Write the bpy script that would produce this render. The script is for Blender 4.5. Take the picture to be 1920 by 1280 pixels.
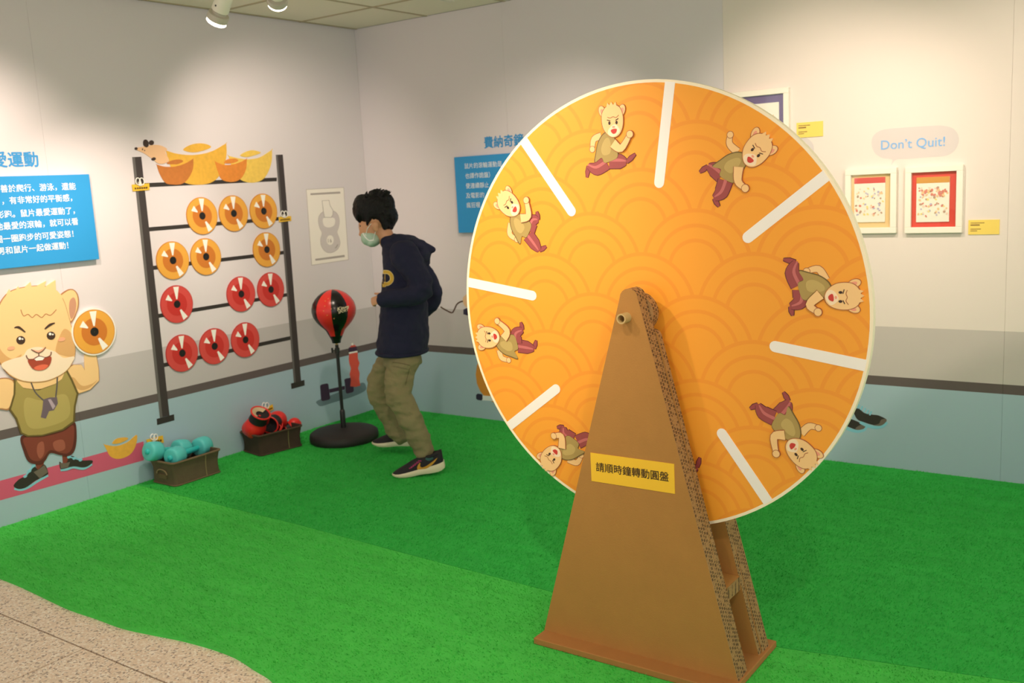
import bpy, bmesh, math, random
import numpy as np
from mathutils import Vector, Matrix, noise
from mathutils.bvhtree import BVHTree
from mathutils.geometry import tessellate_polygon

for o in list(bpy.data.objects): bpy.data.objects.remove(o)
SC = bpy.context.scene
COL = SC.collection
PI = math.pi
random.seed(5)
rng = np.random.default_rng(5)

# ------------------------------------------------------------------ camera
CAM = Vector((4.701, -4.9221, 1.5278))
YAW, PITCH, ROLL, FPX = -0.6233, 0.1621, -0.0535, 1811.5
FW = Vector((math.cos(PITCH)*math.sin(YAW), math.cos(PITCH)*math.cos(YAW), -math.sin(PITCH)))
_r = Vector((math.cos(YAW), -math.sin(YAW), 0)); _u = _r.cross(FW)
RT = _r*math.cos(ROLL) + _u*math.sin(ROLL)
UP = -_r*math.sin(ROLL) + _u*math.cos(ROLL)
RH = _r.copy()                                   # horizontal, to the right of the view
DH = Vector((math.sin(YAW), math.cos(YAW), 0))   # horizontal, away from the viewer
ZV = Vector((0, 0, 1))
cd = bpy.data.cameras.new('camera'); cam = bpy.data.objects.new('camera', cd); COL.objects.link(cam)
cd.sensor_width = 36; cd.lens = FPX/1920*36; cd.clip_start = .05
cam.matrix_world = Matrix((( RT.x, UP.x, -FW.x, CAM.x), (RT.y, UP.y, -FW.y, CAM.y), (RT.z, UP.z, -FW.z, CAM.z), (0, 0, 0, 1)))
cd.dof.use_dof = True; cd.dof.focus_distance = 3.05; cd.dof.aperture_fstop = 4.5
SC.camera = cam

# ------------------------------------------------------------------ light, world, exposure
SC.view_settings.view_transform = 'Standard'; SC.view_settings.look = 'None'
SC.view_settings.gamma = 1; SC.view_settings.exposure = 0.12
SC.view_settings.use_curve_mapping = False
w = bpy.data.worlds.new('world'); SC.world = w; w.use_nodes = True
w.node_tree.nodes['Background'].inputs[0].default_value = (1.0, .965, .91, 1)
w.node_tree.nodes['Background'].inputs[1].default_value = 1.1
# (the track spotlights carry their own lamps, see make_spotlight)

# ------------------------------------------------------------------ pixel -> place
def ray(x, y): return FW + RT*((x-960)/FPX) - UP*((y-640)/FPX)
def LW(x, y, o=0.0):
    d = ray(x, y); return CAM + d*((o-CAM.x)/d.x)
def RW(x, y, o=0.0):
    d = ray(x, y); return CAM + d*((-o-CAM.y)/d.y)
def FL(x, y, z=0.0):
    d = ray(x, y); return CAM + d*((z-CAM.z)/d.z)
def YP(x, y, yy):
    d = ray(x, y); return CAM + d*((yy-CAM.y)/d.y)
def DP(x, y, dep): return CAM + ray(x, y)*dep
def Z(ox, oy, s, pts): return [(ox+x/s, oy+y/s) for x, y in pts]
def depth(P): return (P-CAM).dot(FW)

# ------------------------------------------------------------------ materials
def lin(c):
    c = c/255.0
    return c/12.92 if c <= .04045 else ((c+.055)/1.055)**2.4
def C(r, g, b): return (lin(r), lin(g), lin(b), 1)
MATS = {}
def mat(name, col, rough=.6, bump=None, vary=None, metal=0, coat=0, spec=None):
    """bump=(scale,strength), vary=(scale,amount)"""
    if name in MATS: return MATS[name]
    m = bpy.data.materials.new(name); m.use_nodes = True; nt = m.node_tree; b = nt.nodes['Principled BSDF']
    b.inputs['Base Color'].default_value = col; b.inputs['Roughness'].default_value = rough
    b.inputs['Metallic'].default_value = metal
    if coat: b.inputs['Coat Weight'].default_value = coat
    if spec is not None: b.inputs['Specular IOR Level'].default_value = spec
    if bump or vary:
        tc = nt.nodes.new('ShaderNodeTexCoord')
    if vary:
        n = nt.nodes.new('ShaderNodeTexNoise'); n.inputs['Scale'].default_value = vary[0]; n.inputs['Detail'].default_value = 5
        nt.links.new(tc.outputs['Object'], n.inputs['Vector'])
        mx = nt.nodes.new('ShaderNodeMix'); mx.data_type = 'RGBA'
        a = vary[1]
        mx.inputs[6].default_value = tuple(max(0, c*(1-a)) for c in col[:3])+(1,)
        mx.inputs[7].default_value = tuple(min(1, c*(1+a)) for c in col[:3])+(1,)
        nt.links.new(n.outputs['Fac'], mx.inputs[0]); nt.links.new(mx.outputs[2], b.inputs['Base Color'])
    if bump:
        n2 = nt.nodes.new('ShaderNodeTexNoise'); n2.inputs['Scale'].default_value = bump[0]; n2.inputs['Detail'].default_value = 6
        nt.links.new(tc.outputs['Object'], n2.inputs['Vector'])
        bp = nt.nodes.new('ShaderNodeBump'); bp.inputs['Strength'].default_value = bump[1]; bp.inputs['Distance'].default_value = .01
        nt.links.new(n2.outputs['Fac'], bp.inputs['Height']); nt.links.new(bp.outputs['Normal'], b.inputs['Normal'])
    MATS[name] = m; return m
class NT:
    """tiny helper for math node graphs"""
    def __init__(s, m): s.nt = m.node_tree
    def n(s, op, a, b=None, c=None):
        x = s.nt.nodes.new('ShaderNodeMath'); x.operation = op
        for i, v in enumerate((a, b, c)):
            if v is None: continue
            if isinstance(v, (int, float)): x.inputs[i].default_value = v
            else: s.nt.links.new(v, x.inputs[i])
        return x.outputs[0]
    def mix(s, f, a, b):
        x = s.nt.nodes.new('ShaderNodeMix'); x.data_type = 'RGBA'
        for i, v in ((0, f), (6, a), (7, b)):
            if isinstance(v, (int, float, tuple)): x.inputs[i].default_value = v
            else: s.nt.links.new(v, x.inputs[i])
        return x.outputs[2]
    def xyz(s, kind='Position'):
        if kind == 'Position': v = s.nt.nodes.new('ShaderNodeNewGeometry').outputs['Position']
        else: v = s.nt.nodes.new('ShaderNodeTexCoord').outputs['Object']
        p = s.nt.nodes.new('ShaderNodeSeparateXYZ'); s.nt.links.new(v, p.inputs[0]); return p.outputs, v
def wall_mat(name, top, grey, dark, blue):
    m = mat(name, top, .75); h = NT(m); (x, y, z), v = h.xyz()
    c = h.mix(h.n('GREATER_THAN', z, .4308), blue, dark)
    c = h.mix(h.n('GREATER_THAN', z, .4773), c, grey)
    c = h.mix(h.n('GREATER_THAN', z, .7292), c, top)
    h.nt.links.new(c, h.nt.nodes['Principled BSDF'].inputs['Base Color'])
    n = h.nt.nodes.new('ShaderNodeTexNoise'); n.inputs['Scale'].default_value = 160; h.nt.links.new(v, n.inputs['Vector'])
    b = h.nt.nodes.new('ShaderNodeBump'); b.inputs['Strength'].default_value = .08; b.inputs['Distance'].default_value = .002
    h.nt.links.new(n.outputs['Fac'], b.inputs['Height']); h.nt.links.new(b.outputs['Normal'], h.nt.nodes['Principled BSDF'].inputs['Normal'])
    return m
M_wallL = wall_mat('wall_print', C(224,216,220), C(198,191,193), C(98,87,87), C(166,192,206))
M_wallR = wall_mat('wall_print_warm_lit', C(234,222,214), C(202,193,188), C(98,87,85), C(166,192,204))  # warm spotlight cast on these sheets is mixed into the print colours
M_core = mat('wall_core', C(200,196,190), .8)
M_ceil = mat('ceiling_panel', C(234,226,206), .85, bump=(300,.15), vary=(60,.03))
M_tbar = mat('ceiling_bar', C(180,165,135), .6)
M_white = mat('white_film', C(250,246,238), .5)
M_black = mat('black_film', C(25,22,22), .5)

def slab_mat():
    m = mat('granite_slab', C(205,180,150), .55); h = NT(m); (x, y, z), v = h.xyz()
    nt = h.nt
    vo = nt.nodes.new('ShaderNodeTexVoronoi'); vo.inputs['Scale'].default_value = 150; nt.links.new(v, vo.inputs['Vector'])
    cr = nt.nodes.new('ShaderNodeValToRGB'); e = cr.color_ramp.elements
    sp = nt.nodes.new('ShaderNodeSeparateColor'); nt.links.new(vo.outputs['Color'], sp.inputs[0])
    cr.color_ramp.interpolation = 'CONSTANT'
    e[0].position = 0; e[0].color = C(150,134,122); e[1].position = .12; e[1].color = C(226,210,190)
    for p_, c_ in ((.4, C(244,230,212)), (.65, C(232,210,186)), (.85, C(252,246,234))):
        k = e.new(p_); k.color = c_
    nt.links.new(sp.outputs[0], cr.inputs[0])
    n = nt.nodes.new('ShaderNodeTexNoise'); n.inputs['Scale'].default_value = 40; n.inputs['Detail'].default_value = 8; nt.links.new(v, n.inputs['Vector'])
    f = h.n('MULTIPLY', n.outputs['Fac'], .5)
    c = h.mix(f, cr.outputs[0], C(226,206,182))
    nt.links.new(c, nt.nodes['Principled BSDF'].inputs['Base Color'])
    return m
M_slab = slab_mat()

def turf_mat(name, base):
    m = mat(name, base, .85); h = NT(m); nt = h.nt; (x, y, z), v = h.xyz()
    n = nt.nodes.new('ShaderNodeTexNoise'); n.inputs['Scale'].default_value = 9; n.inputs['Detail'].default_value = 8; n.inputs['Roughness'].default_value = .7
    nt.links.new(v, n.inputs['Vector'])
    n2 = nt.nodes.new('ShaderNodeTexNoise'); n2.inputs['Scale'].default_value = 260; n2.inputs['Detail'].default_value = 3; nt.links.new(v, n2.inputs['Vector'])
    mp_ = nt.nodes.new('ShaderNodeMapping'); mp_.inputs['Scale'].default_value = (1.2, 14, 1); nt.links.new(v, mp_.inputs[0])
    n3 = nt.nodes.new('ShaderNodeTexNoise'); n3.inputs['Scale'].default_value = 1.6; n3.inputs['Detail'].default_value = 6; nt.links.new(mp_.outputs[0], n3.inputs['Vector'])
    s = h.n('ADD', h.n('ADD', h.n('MULTIPLY', n.outputs['Fac'], .5), h.n('MULTIPLY', n3.outputs['Fac'], .45)), h.n('MULTIPLY', n2.outputs['Fac'], .2))
    d = tuple(c*.62 for c in base[:3])+(1,); l = tuple(min(1, c*1.35) for c in base[:3])+(1,)
    c = h.mix(s, d, l); b = nt.nodes['Principled BSDF']
    nt.links.new(c, b.inputs['Base Color']); b.inputs['Specular IOR Level'].default_value = .2
    bp = nt.nodes.new('ShaderNodeBump'); bp.inputs['Strength'].default_value = .5; bp.inputs['Distance'].default_value = .006
    nt.links.new(n2.outputs['Fac'], bp.inputs['Height']); nt.links.new(bp.outputs['Normal'], b.inputs['Normal'])
    return m
M_turfA = turf_mat('turf_shaded_pile', C(56,186,78))  # darker green paints the shade of pile leaning this way
M_turfB = turf_mat('turf_lit_pile', C(78,203,84))  # lighter green paints the brightness of pile leaning the other way

# ------------------------------------------------------------------ mesh helpers
class MB:
    def __init__(s): s.v = []; s.f = []; s.m = []; s.mats = []
    def mi(s, m):
        if m not in s.mats: s.mats.append(m)
        return s.mats.index(m)
    def add(s, vs, fs, m):
        o = len(s.v); s.v += [tuple(x) for x in vs]; k = s.mi(m)
        for f in fs: s.f.append(tuple(i+o for i in f)); s.m.append(k)
    def box(s, a, b, m):
        x0, y0, z0 = a; x1, y1, z1 = b
        s.add([(x0,y0,z0),(x1,y0,z0),(x1,y1,z0),(x0,y1,z0),(x0,y0,z1),(x1,y0,z1),(x1,y1,z1),(x0,y1,z1)],
              [(0,3,2,1),(4,5,6,7),(0,1,5,4),(1,2,6,5),(2,3,7,6),(3,0,4,7)], m)
    def prism(s, pts, off, m, side=None):
        """pts: planar 3-D outline (front); extruded by vector off"""
        pts = [Vector(p) for p in pts]; n = len(pts); off = Vector(off)
        tri = tessellate_polygon([pts])
        # orientation: front faces look along -off
        nrm = Vector((0,0,0))
        for i in range(n): nrm += pts[i].cross(pts[(i+1) % n])
        flip = nrm.dot(off) > 0
        fs = []
        for t in tri:
            a, b, c = t
            q = (pts[b]-pts[a]).cross(pts[c]-pts[a])
            if q.dot(off) > 0: a, b, c = c, b, a
            fs.append((a, b, c)); fs.append((c+n, b+n, a+n))
        s.add(pts+[p+off for p in pts], fs, m)
        fs = []
        for i in range(n):
            j = (i+1) % n
            fs.append((i, j, j+n, i+n) if flip else (j, i, i+n, j+n))
        s.add(pts+[p+off for p in pts], fs, side or m)
    def rings(s, rs, m, cap=True, closed=True):
        n = len(rs[0]); vs = [p for r in rs for p in r]; fs = []
        for i in range(len(rs)-1):
            for j in range(n if closed else n-1):
                k = (j+1) % n
                fs.append((i*n+j, i*n+k, (i+1)*n+k, (i+1)*n+j))
        if cap: fs.append(tuple(range(n-1, -1, -1))); fs.append(tuple((len(rs)-1)*n+j for j in range(n)))
        s.add(vs, fs, m)
    def tube(s, path, rad, m, seg=10, cap=True):
        path = [Vector(p) for p in path]; n = len(path)
        if isinstance(rad, (int, float)): rad = [rad]*n
        t0 = (path[1]-path[0]).normalized()
        a = t0.orthogonal().normalized(); rs = []
        for i in range(n):
            t = (path[min(i+1, n-1)]-path[max(i-1, 0)]).normalized()
            a = (a-t*a.dot(t)).normalized(); b = t.cross(a)
            rs.append([path[i]+(a*math.cos(k*2*PI/seg)+b*math.sin(k*2*PI/seg))*rad[i] for k in range(seg)])
        s.rings(rs, m, cap)
    def lathe(s, prof, m, o=(0,0,0), axis=(0,0,1), seg=32, a0=0, a1=2*PI, cap=False):
        axis = Vector(axis).normalized(); u = axis.orthogonal().normalized()
        if abs(axis.z) > .99: u = Vector((1,0,0))
        v = axis.cross(u); o = Vector(o); full = abs(a1-a0-2*PI) < 1e-6
        k = seg if full else seg+1; rs = []
        for r, h in prof:
            rs.append([o+axis*h+(u*math.cos(a0+(a1-a0)*i/seg)+v*math.sin(a0+(a1-a0)*i/seg))*r for i in range(k)])
        s.rings(rs, m, cap, full)
    def ell(s, c, rx, ry, rz, m, rot=None, seg=20, rn=12):
        c = Vector(c); rot = rot or Matrix.Identity(3); rs = []
        for i in range(1, rn):
            t = PI*i/rn
            rs.append([c+rot@Vector((rx*math.sin(t)*math.cos(2*PI*j/seg), ry*math.sin(t)*math.sin(2*PI*j/seg), -rz*math.cos(t))) for j in range(seg)])
        o = len(s.v); s.rings(rs, m, True)
    def mesh(s, name, smooth=False):
        me = bpy.data.meshes.new(name); me.from_pydata(s.v, [], s.f)
        for x in s.mats: me.materials.append(x)
        me.polygons.foreach_set('material_index', s.m)
        if smooth: me.polygons.foreach_set('use_smooth', [True]*len(s.f))
        me.update(); return me
    def build(s, name, parent=None, smooth=False, bevel=0, fix=True):
        me = s.mesh(name, smooth)
        if fix:
            bm = bmesh.new(); bm.from_mesh(me); bmesh.ops.remove_doubles(bm, verts=bm.verts, dist=1e-6); bmesh.ops.recalc_face_normals(bm, faces=bm.faces); bm.to_mesh(me); bm.free()
        o = link(name, me, parent)
        if bevel:
            b = o.modifiers.new('bevel', 'BEVEL'); b.width = bevel; b.segments = 2; b.limit_method = 'ANGLE'
        return o
def link(name, data, parent=None):
    o = bpy.data.objects.new(name, data); COL.objects.link(o)
    if parent:
        o.parent = parent
        o.matrix_parent_inverse = parent.matrix_basis.inverted()
    return o
def tag(o, label, cat=None, group=None, kind=None):
    if label: o['label'] = label
    if cat: o['category'] = cat
    if group: o['group'] = group
    if kind: o['kind'] = kind
    return o
def thing(name, loc, label, cat, group=None):
    o = bpy.data.objects.new(name, None); o.empty_display_size = .05; COL.objects.link(o); o.location = loc
    return tag(o, label, cat, group)
def copy_tree(o, parent=None):
    c = o.copy(); COL.objects.link(c)
    if parent: c.parent = parent
    for ch in list(o.children): copy_tree(ch, c)
    return c
def smooth_auto(o, ang=40):
    o.data.polygons.foreach_set('use_smooth', [True]*len(o.data.polygons))
    try: o.data.set_sharp_from_angle(angle=math.radians(ang))
    except Exception: pass
    return o
def spl(pts, closed=True, k=6):
    out = []; n = len(pts); D = len(pts[0])
    for i in range(n if closed else n-1):
        g = (lambda j: pts[j % n]) if closed else (lambda j: pts[min(max(j, 0), n-1)])
        p0, p1, p2, p3 = g(i-1), g(i), g(i+1), g(i+2)
        for t in range(k):
            t /= k
            out.append(tuple(.5*(2*p1[a]+(p2[a]-p0[a])*t+(2*p0[a]-5*p1[a]+4*p2[a]-p3[a])*t*t+(3*p1[a]-p0[a]-3*p2[a]+p3[a])*t**3) for a in range(D)))
    if not closed: out.append(tuple(pts[-1]))
    return out
def stroke(pts, w, sm=True):
    """2-D polyline -> outline polygon of a stroke (w single or list)"""
    if sm and len(pts) > 2: pts = spl(pts, False, 5)
    n = len(pts); L = []; R = []
    for i in range(n):
        a = pts[max(i-1, 0)]; b = pts[min(i+1, n-1)]
        dx, dy = b[0]-a[0], b[1]-a[1]; d = math.hypot(dx, dy) or 1
        if isinstance(w, (list, tuple)):
            t = i/(n-1)*(len(w)-1); k = min(int(t), len(w)-2); ww = w[k]+(w[k+1]-w[k])*(t-k)
        else: ww = w
        L.append((pts[i][0]-dy/d*ww/2, pts[i][1]+dx/d*ww/2)); R.append((pts[i][0]+dy/d*ww/2, pts[i][1]-dx/d*ww/2))
    return L+R[::-1]
def ellp(cx, cy, rx, ry, rot=0, n=20):
    c, s = math.cos(rot), math.sin(rot)
    return [(cx+rx*math.cos(t)*c-ry*math.sin(t)*s, cy+rx*math.cos(t)*s+ry*math.sin(t)*c) for t in (2*PI*i/n for i in range(n))]
class Film:
    """flat print on a surface: 2-D outlines stacked as very thin film"""
    def __init__(s, fn, nrm, step=.0005, base=.0006): s.fn = fn; s.n = Vector(nrm); s.mb = MB(); s.step = step; s.k = 0; s.base = base
    def add(s, pts, m, sm=False, k=6):
        if sm: pts = spl(pts, True, k)
        h = s.base+s.k*s.step; s.k += 1
        P = [s.fn(x, y)+s.n*h for x, y in pts]
        s.mb.prism(P, s.n*(-(h-.0003)), m)
        return s
    def build(s, name, parent=None): return s.mb.build(name, parent, fix=False)
PL = lambda x, y: LW(x, y); NL = (1, 0, 0)
PR = lambda x, y: RW(x, y); NR = (0, -1, 0)

TXT = {}
def text_mesh(body, bold=0.0):
    c = bpy.data.curves.new('lettering', 'FONT'); c.body = body; c.size = 1; c.offset = bold; c.resolution_u = 3; c.fill_mode = 'BOTH'
    o = bpy.data.objects.new('lettering', c); COL.objects.link(o); bpy.context.view_layer.update()
    me = bpy.data.meshes.new_from_object(o.evaluated_get(bpy.context.evaluated_depsgraph_get()))
    bpy.data.objects.remove(o); bpy.data.curves.remove(c)
    v = np.array([x.co[:2] for x in me.vertices]); f = [tuple(p.vertices) for p in me.polygons]
    bpy.data.meshes.remove(me); return v, f
def text_on(name, body, O, X, Y, m, parent=None, bold=0.0, size=None, width=None, align='L', lift=.0012):
    """lettering: O start of baseline (3-D), X/Y unit directions on the surface"""
    v, f = text_mesh(body)
    X = Vector(X); Y = Vector(Y); N = X.cross(Y).normalized()
    x0, x1 = v[:,0].min(), v[:,0].max()
    k = size if size else width/(x1-x0)
    if align == 'R': sh = -x1
    elif align == 'C': sh = -(x0+x1)/2
    else: sh = -x0
    mb = MB()
    for i, (dx, dy) in enumerate(((0, 0), (bold, 0), (-bold, 0), (0, bold), (0, -bold)) if bold else ((0, 0),)):   # heavier weight: shifted strokes
        mb.add([O+X*((a+sh+dx)*k)+Y*((b+dy)*k)+N*(lift+.00004*i) for a, b in v], f, m)
    return mb.build(name, parent, fix=False)
def ray_mesh(o):
    dg = bpy.context.evaluated_depsgraph_get()
    me = o.data; vs = [o.matrix_world@v.co for v in me.vertices]
    return BVHTree.FromPolygons(vs, [tuple(p.vertices) for p in me.polygons])
def hit(bvh, x, y, lift=.003):
    d = ray(x, y).normalized(); h = bvh.ray_cast(CAM, d)
    if h[0] is None:
        h = bvh.find_nearest(CAM+d*5.3); return h[0]-d*lift
    return h[0]-d*lift
def ribbon_on(bvh, pts, w, m, mb, lift=.003, k=6):
    pts = spl(pts, False, k) if len(pts) > 2 else [tuple(pts[0][a]+(pts[1][a]-pts[0][a])*t/6 for a in (0,1)) for t in range(7)]
    o = stroke(pts, w, False); n = len(pts)
    vs = [hit(bvh, x, y, lift) for x, y in o]
    mb.add(vs, [(i, i+1, 2*n-2-i, 2*n-1-i) for i in range(n-1)], m)
def blob(name, prims, vox, m, parent=None, smooth=6, disp=None, it=.5):
    """prims: functions adding closed shapes to an MB; united and smoothed to one continuous skin"""
    mb = MB()
    for p in prims: p(mb)
    me = mb.mesh('tmp'); o = bpy.data.objects.new('tmp', me); COL.objects.link(o)
    bm = bmesh.new(); bm.from_mesh(me); bmesh.ops.recalc_face_normals(bm, faces=bm.faces); bm.to_mesh(me); bm.free()
    r = o.modifiers.new('r', 'REMESH'); r.mode = 'VOXEL'; r.voxel_size = vox
    if smooth:
        q = o.modifiers.new('s', 'SMOOTH'); q.factor = it; q.iterations = smooth
    bpy.context.view_layer.update()
    out = bpy.data.meshes.new_from_object(o.evaluated_get(bpy.context.evaluated_depsgraph_get()))
    bpy.data.objects.remove(o); bpy.data.meshes.remove(me)
    if disp:
        for v, nn in zip(out.vertices, [x.normal.copy() for x in out.vertices]): v.co += nn*disp(v.co)
    out.materials.clear(); out.materials.append(m); out.name = name
    out.polygons.foreach_set('material_index', [0]*len(out.polygons))
    out.polygons.foreach_set('use_smooth', [True]*len(out.polygons)); out.update()
    return link(name, out, parent)
def cap_chain(path, rad, seg=14):
    """closed tapered limb with rounded ends"""
    def f(mb):
        P = [Vector(p) for p in path]
        if len(P) > 2:
            q = spl([tuple(p)+(r,) for p, r in zip(P, rad)], False, 5); PP = [Vector(a[:3]) for a in q]; RR = [a[3] for a in q]
        else:
            PP = [P[0].lerp(P[1], t/6) for t in range(7)]; RR = [rad[0]+(rad[1]-rad[0])*t/6 for t in range(7)]
        mb.tube(PP, RR, None, seg)
        mb.ell(PP[0], RR[0], RR[0], RR[0], None, None, 12, 8); mb.ell(PP[-1], RR[-1], RR[-1], RR[-1], None, None, 12, 8)
    return f
def ellf(c, rx, ry, rz, rot=None): return lambda mb: mb.ell(c, rx, ry, rz, None, rot, 24, 16)
def ringf(rows, seg=28):
    """rows: (center, half width along RH, half depth along DH)"""
    def f(mb):
        mb.rings([[Vector(c)+RH*(a*math.cos(2*PI*k/seg))+DH*(b*math.sin(2*PI*k/seg)) for k in range(seg)] for c, a, b in rows], None)
    return f

# ================================================================== the setting
XMAX, YMIN, H = 7.3, -7.6, 2.6
# floor: granite slabs with recessed joints
mb = MB(); mb.box((-.1, YMIN, -.08), (XMAX, .1, -.013), mat('floor_joint', C(150,126,100), .9)); floor = tag(mb.build('floor'), None, kind='structure')
def slab(x0, x1, y0, y1):
    g = .0035; m = MB(); m.box((x0+g, y0+g, -.014), (x1-g, y1-g, -.006), M_slab); m.build('floor_slab', floor)
slab(-.1, .45, -3.24, -2.64); slab(.45, 2.4, -3.24, -2.64)
x = 2.4
while x < XMAX: slab(x, min(x+.9, XMAX), -3.24, -2.64); x += .9
for r in range(7):
    y1 = -3.24-.62*r; x = 1.567-.9*3+(.45 if r % 2 else 0)
    while x < XMAX:
        if x+.9 > -.1 and y1 > YMIN: slab(max(x, -.1), min(x+.9, XMAX), max(y1-.62, YMIN), y1)
        x += .9
mb = MB(); mb.box((-.1, -2.64, -.014), (XMAX, .1, -.006), mat('floor_screed', C(150,140,128), .9)); mb.build('floor_screed', floor)

# ceiling: mineral panels in a bar grid
mb = MB(); mb.box((-.1, YMIN, H+.012), (XMAX, .1, H+.09), M_core); ceiling = tag(mb.build('ceiling'), None, kind='structure')
pm = MB(); pm.box((-.302, -.302, 0), (.302, .302, .012), M_ceil); pme = pm.mesh('ceiling_panel')
gx = [.02-.61+.61*i for i in range(14)]; gy = [.12-.61*j for j in range(14)]
for i in range(len(gx)-1):
    for j in range(len(gy)-1):
        x0, x1, y1, y0 = max(gx[i], 0), min(gx[i+1], XMAX), min(gy[j], 0), max(gy[j+1], YMIN)
        if x1-x0 < .03 or y1-y0 < .03: continue
        if x1-x0 > .605 and y1-y0 > .605:
            o = link('ceiling_tile', pme, ceiling); o.location = ((x0+x1)/2, (y0+y1)/2, H); continue
        m = MB(); m.box((x0+.003, y0+.003, H), (x1-.003, y1-.003, H+.012), M_ceil); m.build('ceiling_tile', ceiling)
for gxx in gx:
    if 0 < gxx < XMAX: m = MB(); m.box((gxx-.008, YMIN, H-.004), (gxx+.008, 0, H+.003), M_tbar); m.build('grid_bar', ceiling)
for gyy in gy:
    if YMIN < gyy < 0: m = MB(); m.box((0, gyy-.008, H-.0045), (XMAX, gyy+.008, H+.003), M_tbar); m.build('grid_bar', ceiling)

# walls: printed sheets on a core, thin seams between the sheets
mb = MB(); mb.box((-.12, YMIN, -.02), (-.008, .12, H), M_core); wall_left = tag(mb.build('wall_left'), None, kind='structure')
mb = MB(); mb.box((-.008, .008, -.02), (XMAX, .12, H), M_core); wall_back = tag(mb.build('wall_back'), None, kind='structure')
def sheet(wall, a, b, m):
    q = MB(); g = .0004
    if wall is wall_left: q.box((-.009, a+g, -.01), (0, b-g, H-.002), m)
    else: q.box((a+g, 0, -.01), (b-g, .009, H-.002), m)
    q.build('wall_sheet', wall)
ys = [0, -2.26, -3.6, -4.94, -6.28, YMIN]
for a, b in zip(ys[1:], ys): sheet(wall_left, a, b, M_wallL)
xs = [0, 1.214, 2.618, 3.98, 5.34, 6.7, XMAX]
for i, (a, b) in enumerate(zip(xs, xs[1:])): sheet(wall_back, a, b, M_wallR if i >= 2 else M_wallL)

# ================================================================== artificial turf
def turf(name, outline, base_z, m, label, n, lean, seed):
    mb = MB(); P = [Vector((x, y, .006)) for x, y in outline]
    mb.prism(P, (0, 0, -.012), m)
    o = tag(mb.build(name), label, 'carpet')
    # pile: single-blade fibres leaning with the roll
    r = np.random.default_rng(seed)
    pol = np.array(outline); x0, y0 = pol.min(0); x1, y1 = pol.max(0)
    q = np.column_stack([r.uniform(x0, x1, n), r.uniform(y0, y1, n)])
    ins = np.zeros(n, bool); j = len(pol)-1
    for i in range(len(pol)):
        a, b = pol[i], pol[j]
        c = ((a[1] > q[:,1]) != (b[1] > q[:,1])) & (q[:,0] < (b[0]-a[0])*(q[:,1]-a[1])/((b[1]-a[1]) if b[1] != a[1] else 1e-9)+a[0])
        ins ^= c; j = i
    q = q[ins]; k = len(q)
    ang = r.uniform(0, 2*PI, k); wd = r.uniform(.0012, .0024, k); ht = r.uniform(.004, .010, k)
    tip = np.column_stack([r.normal(0, .004, k)+lean[0], r.normal(0, .004, k)+lean[1]])
    V = np.zeros((k, 3, 3)); dx = np.cos(ang)*wd; dy = np.sin(ang)*wd
    V[:,0,0] = q[:,0]-dx; V[:,0,1] = q[:,1]-dy; V[:,1,0] = q[:,0]+dx; V[:,1,1] = q[:,1]+dy
    V[:,2,0] = q[:,0]+tip[:,0]; V[:,2,1] = q[:,1]+tip[:,1]; V[:,:2,2] = .0055; V[:,2,2] = .006+ht
    me = bpy.data.meshes.new('turf_pile'); me.vertices.add(k*3); me.loops.add(k*3); me.polygons.add(k)
    me.vertices.foreach_set('co', V.reshape(-1)); me.loops.foreach_set('vertex_index', np.arange(k*3, dtype=np.int32))
    me.polygons.foreach_set('loop_start', np.arange(0, k*3, 3, dtype=np.int32)); me.polygons.foreach_set('loop_total', np.full(k, 3, dtype=np.int32))
    me.update(); me.materials.append(m); p = link('turf_pile', me, o); p['kind'] = 'stuff'
    return o
EDGE = [(0, 1083), (42, 1100), (105, 1130), (135, 1143), (180, 1158), (230, 1176), (290, 1189), (340, 1199), (395, 1214), (440, 1231), (475, 1253), (515, 1281)]
front = [tuple(FL(x, y)[:2]) for x, y in EDGE]
front = [(0.0, -3.05), (.3, -3.06)]+front+[(2.65, -3.2), (3.0, -3.28), (3.4, -3.2), (3.8, -3.05), (4.3, -3.0), (4.9, -3.08), (5.6, -3.2), (6.4, -3.05), (7.2, -3.1)]
front = spl(front, False, 4)
SEAM = [(0.0, -1.985), (.6, -1.995), (1.3, -2.01), (2.0, -2.045), (2.79, -2.076), (3.3, -2.07), (3.66, -2.085), (4.34, -1.95), (5.2, -1.9), (7.2, -1.9)]
turf('turf_carpet', [(0, 0), (7.2, 0)]+[(x, y+.002) for x, y in SEAM[::-1]], 0, M_turfA, 'green artificial turf strip running along the walls, pile shade in its colour', 190000, (.004, .003), 1)
turf('turf_carpet', [(x, y-.002) for x, y in SEAM]+front[::-1], 0, M_turfB, 'green artificial turf strip with a wavy cut edge, pile brightness in its colour', 110000, (-.002, -.005), 2)

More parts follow.
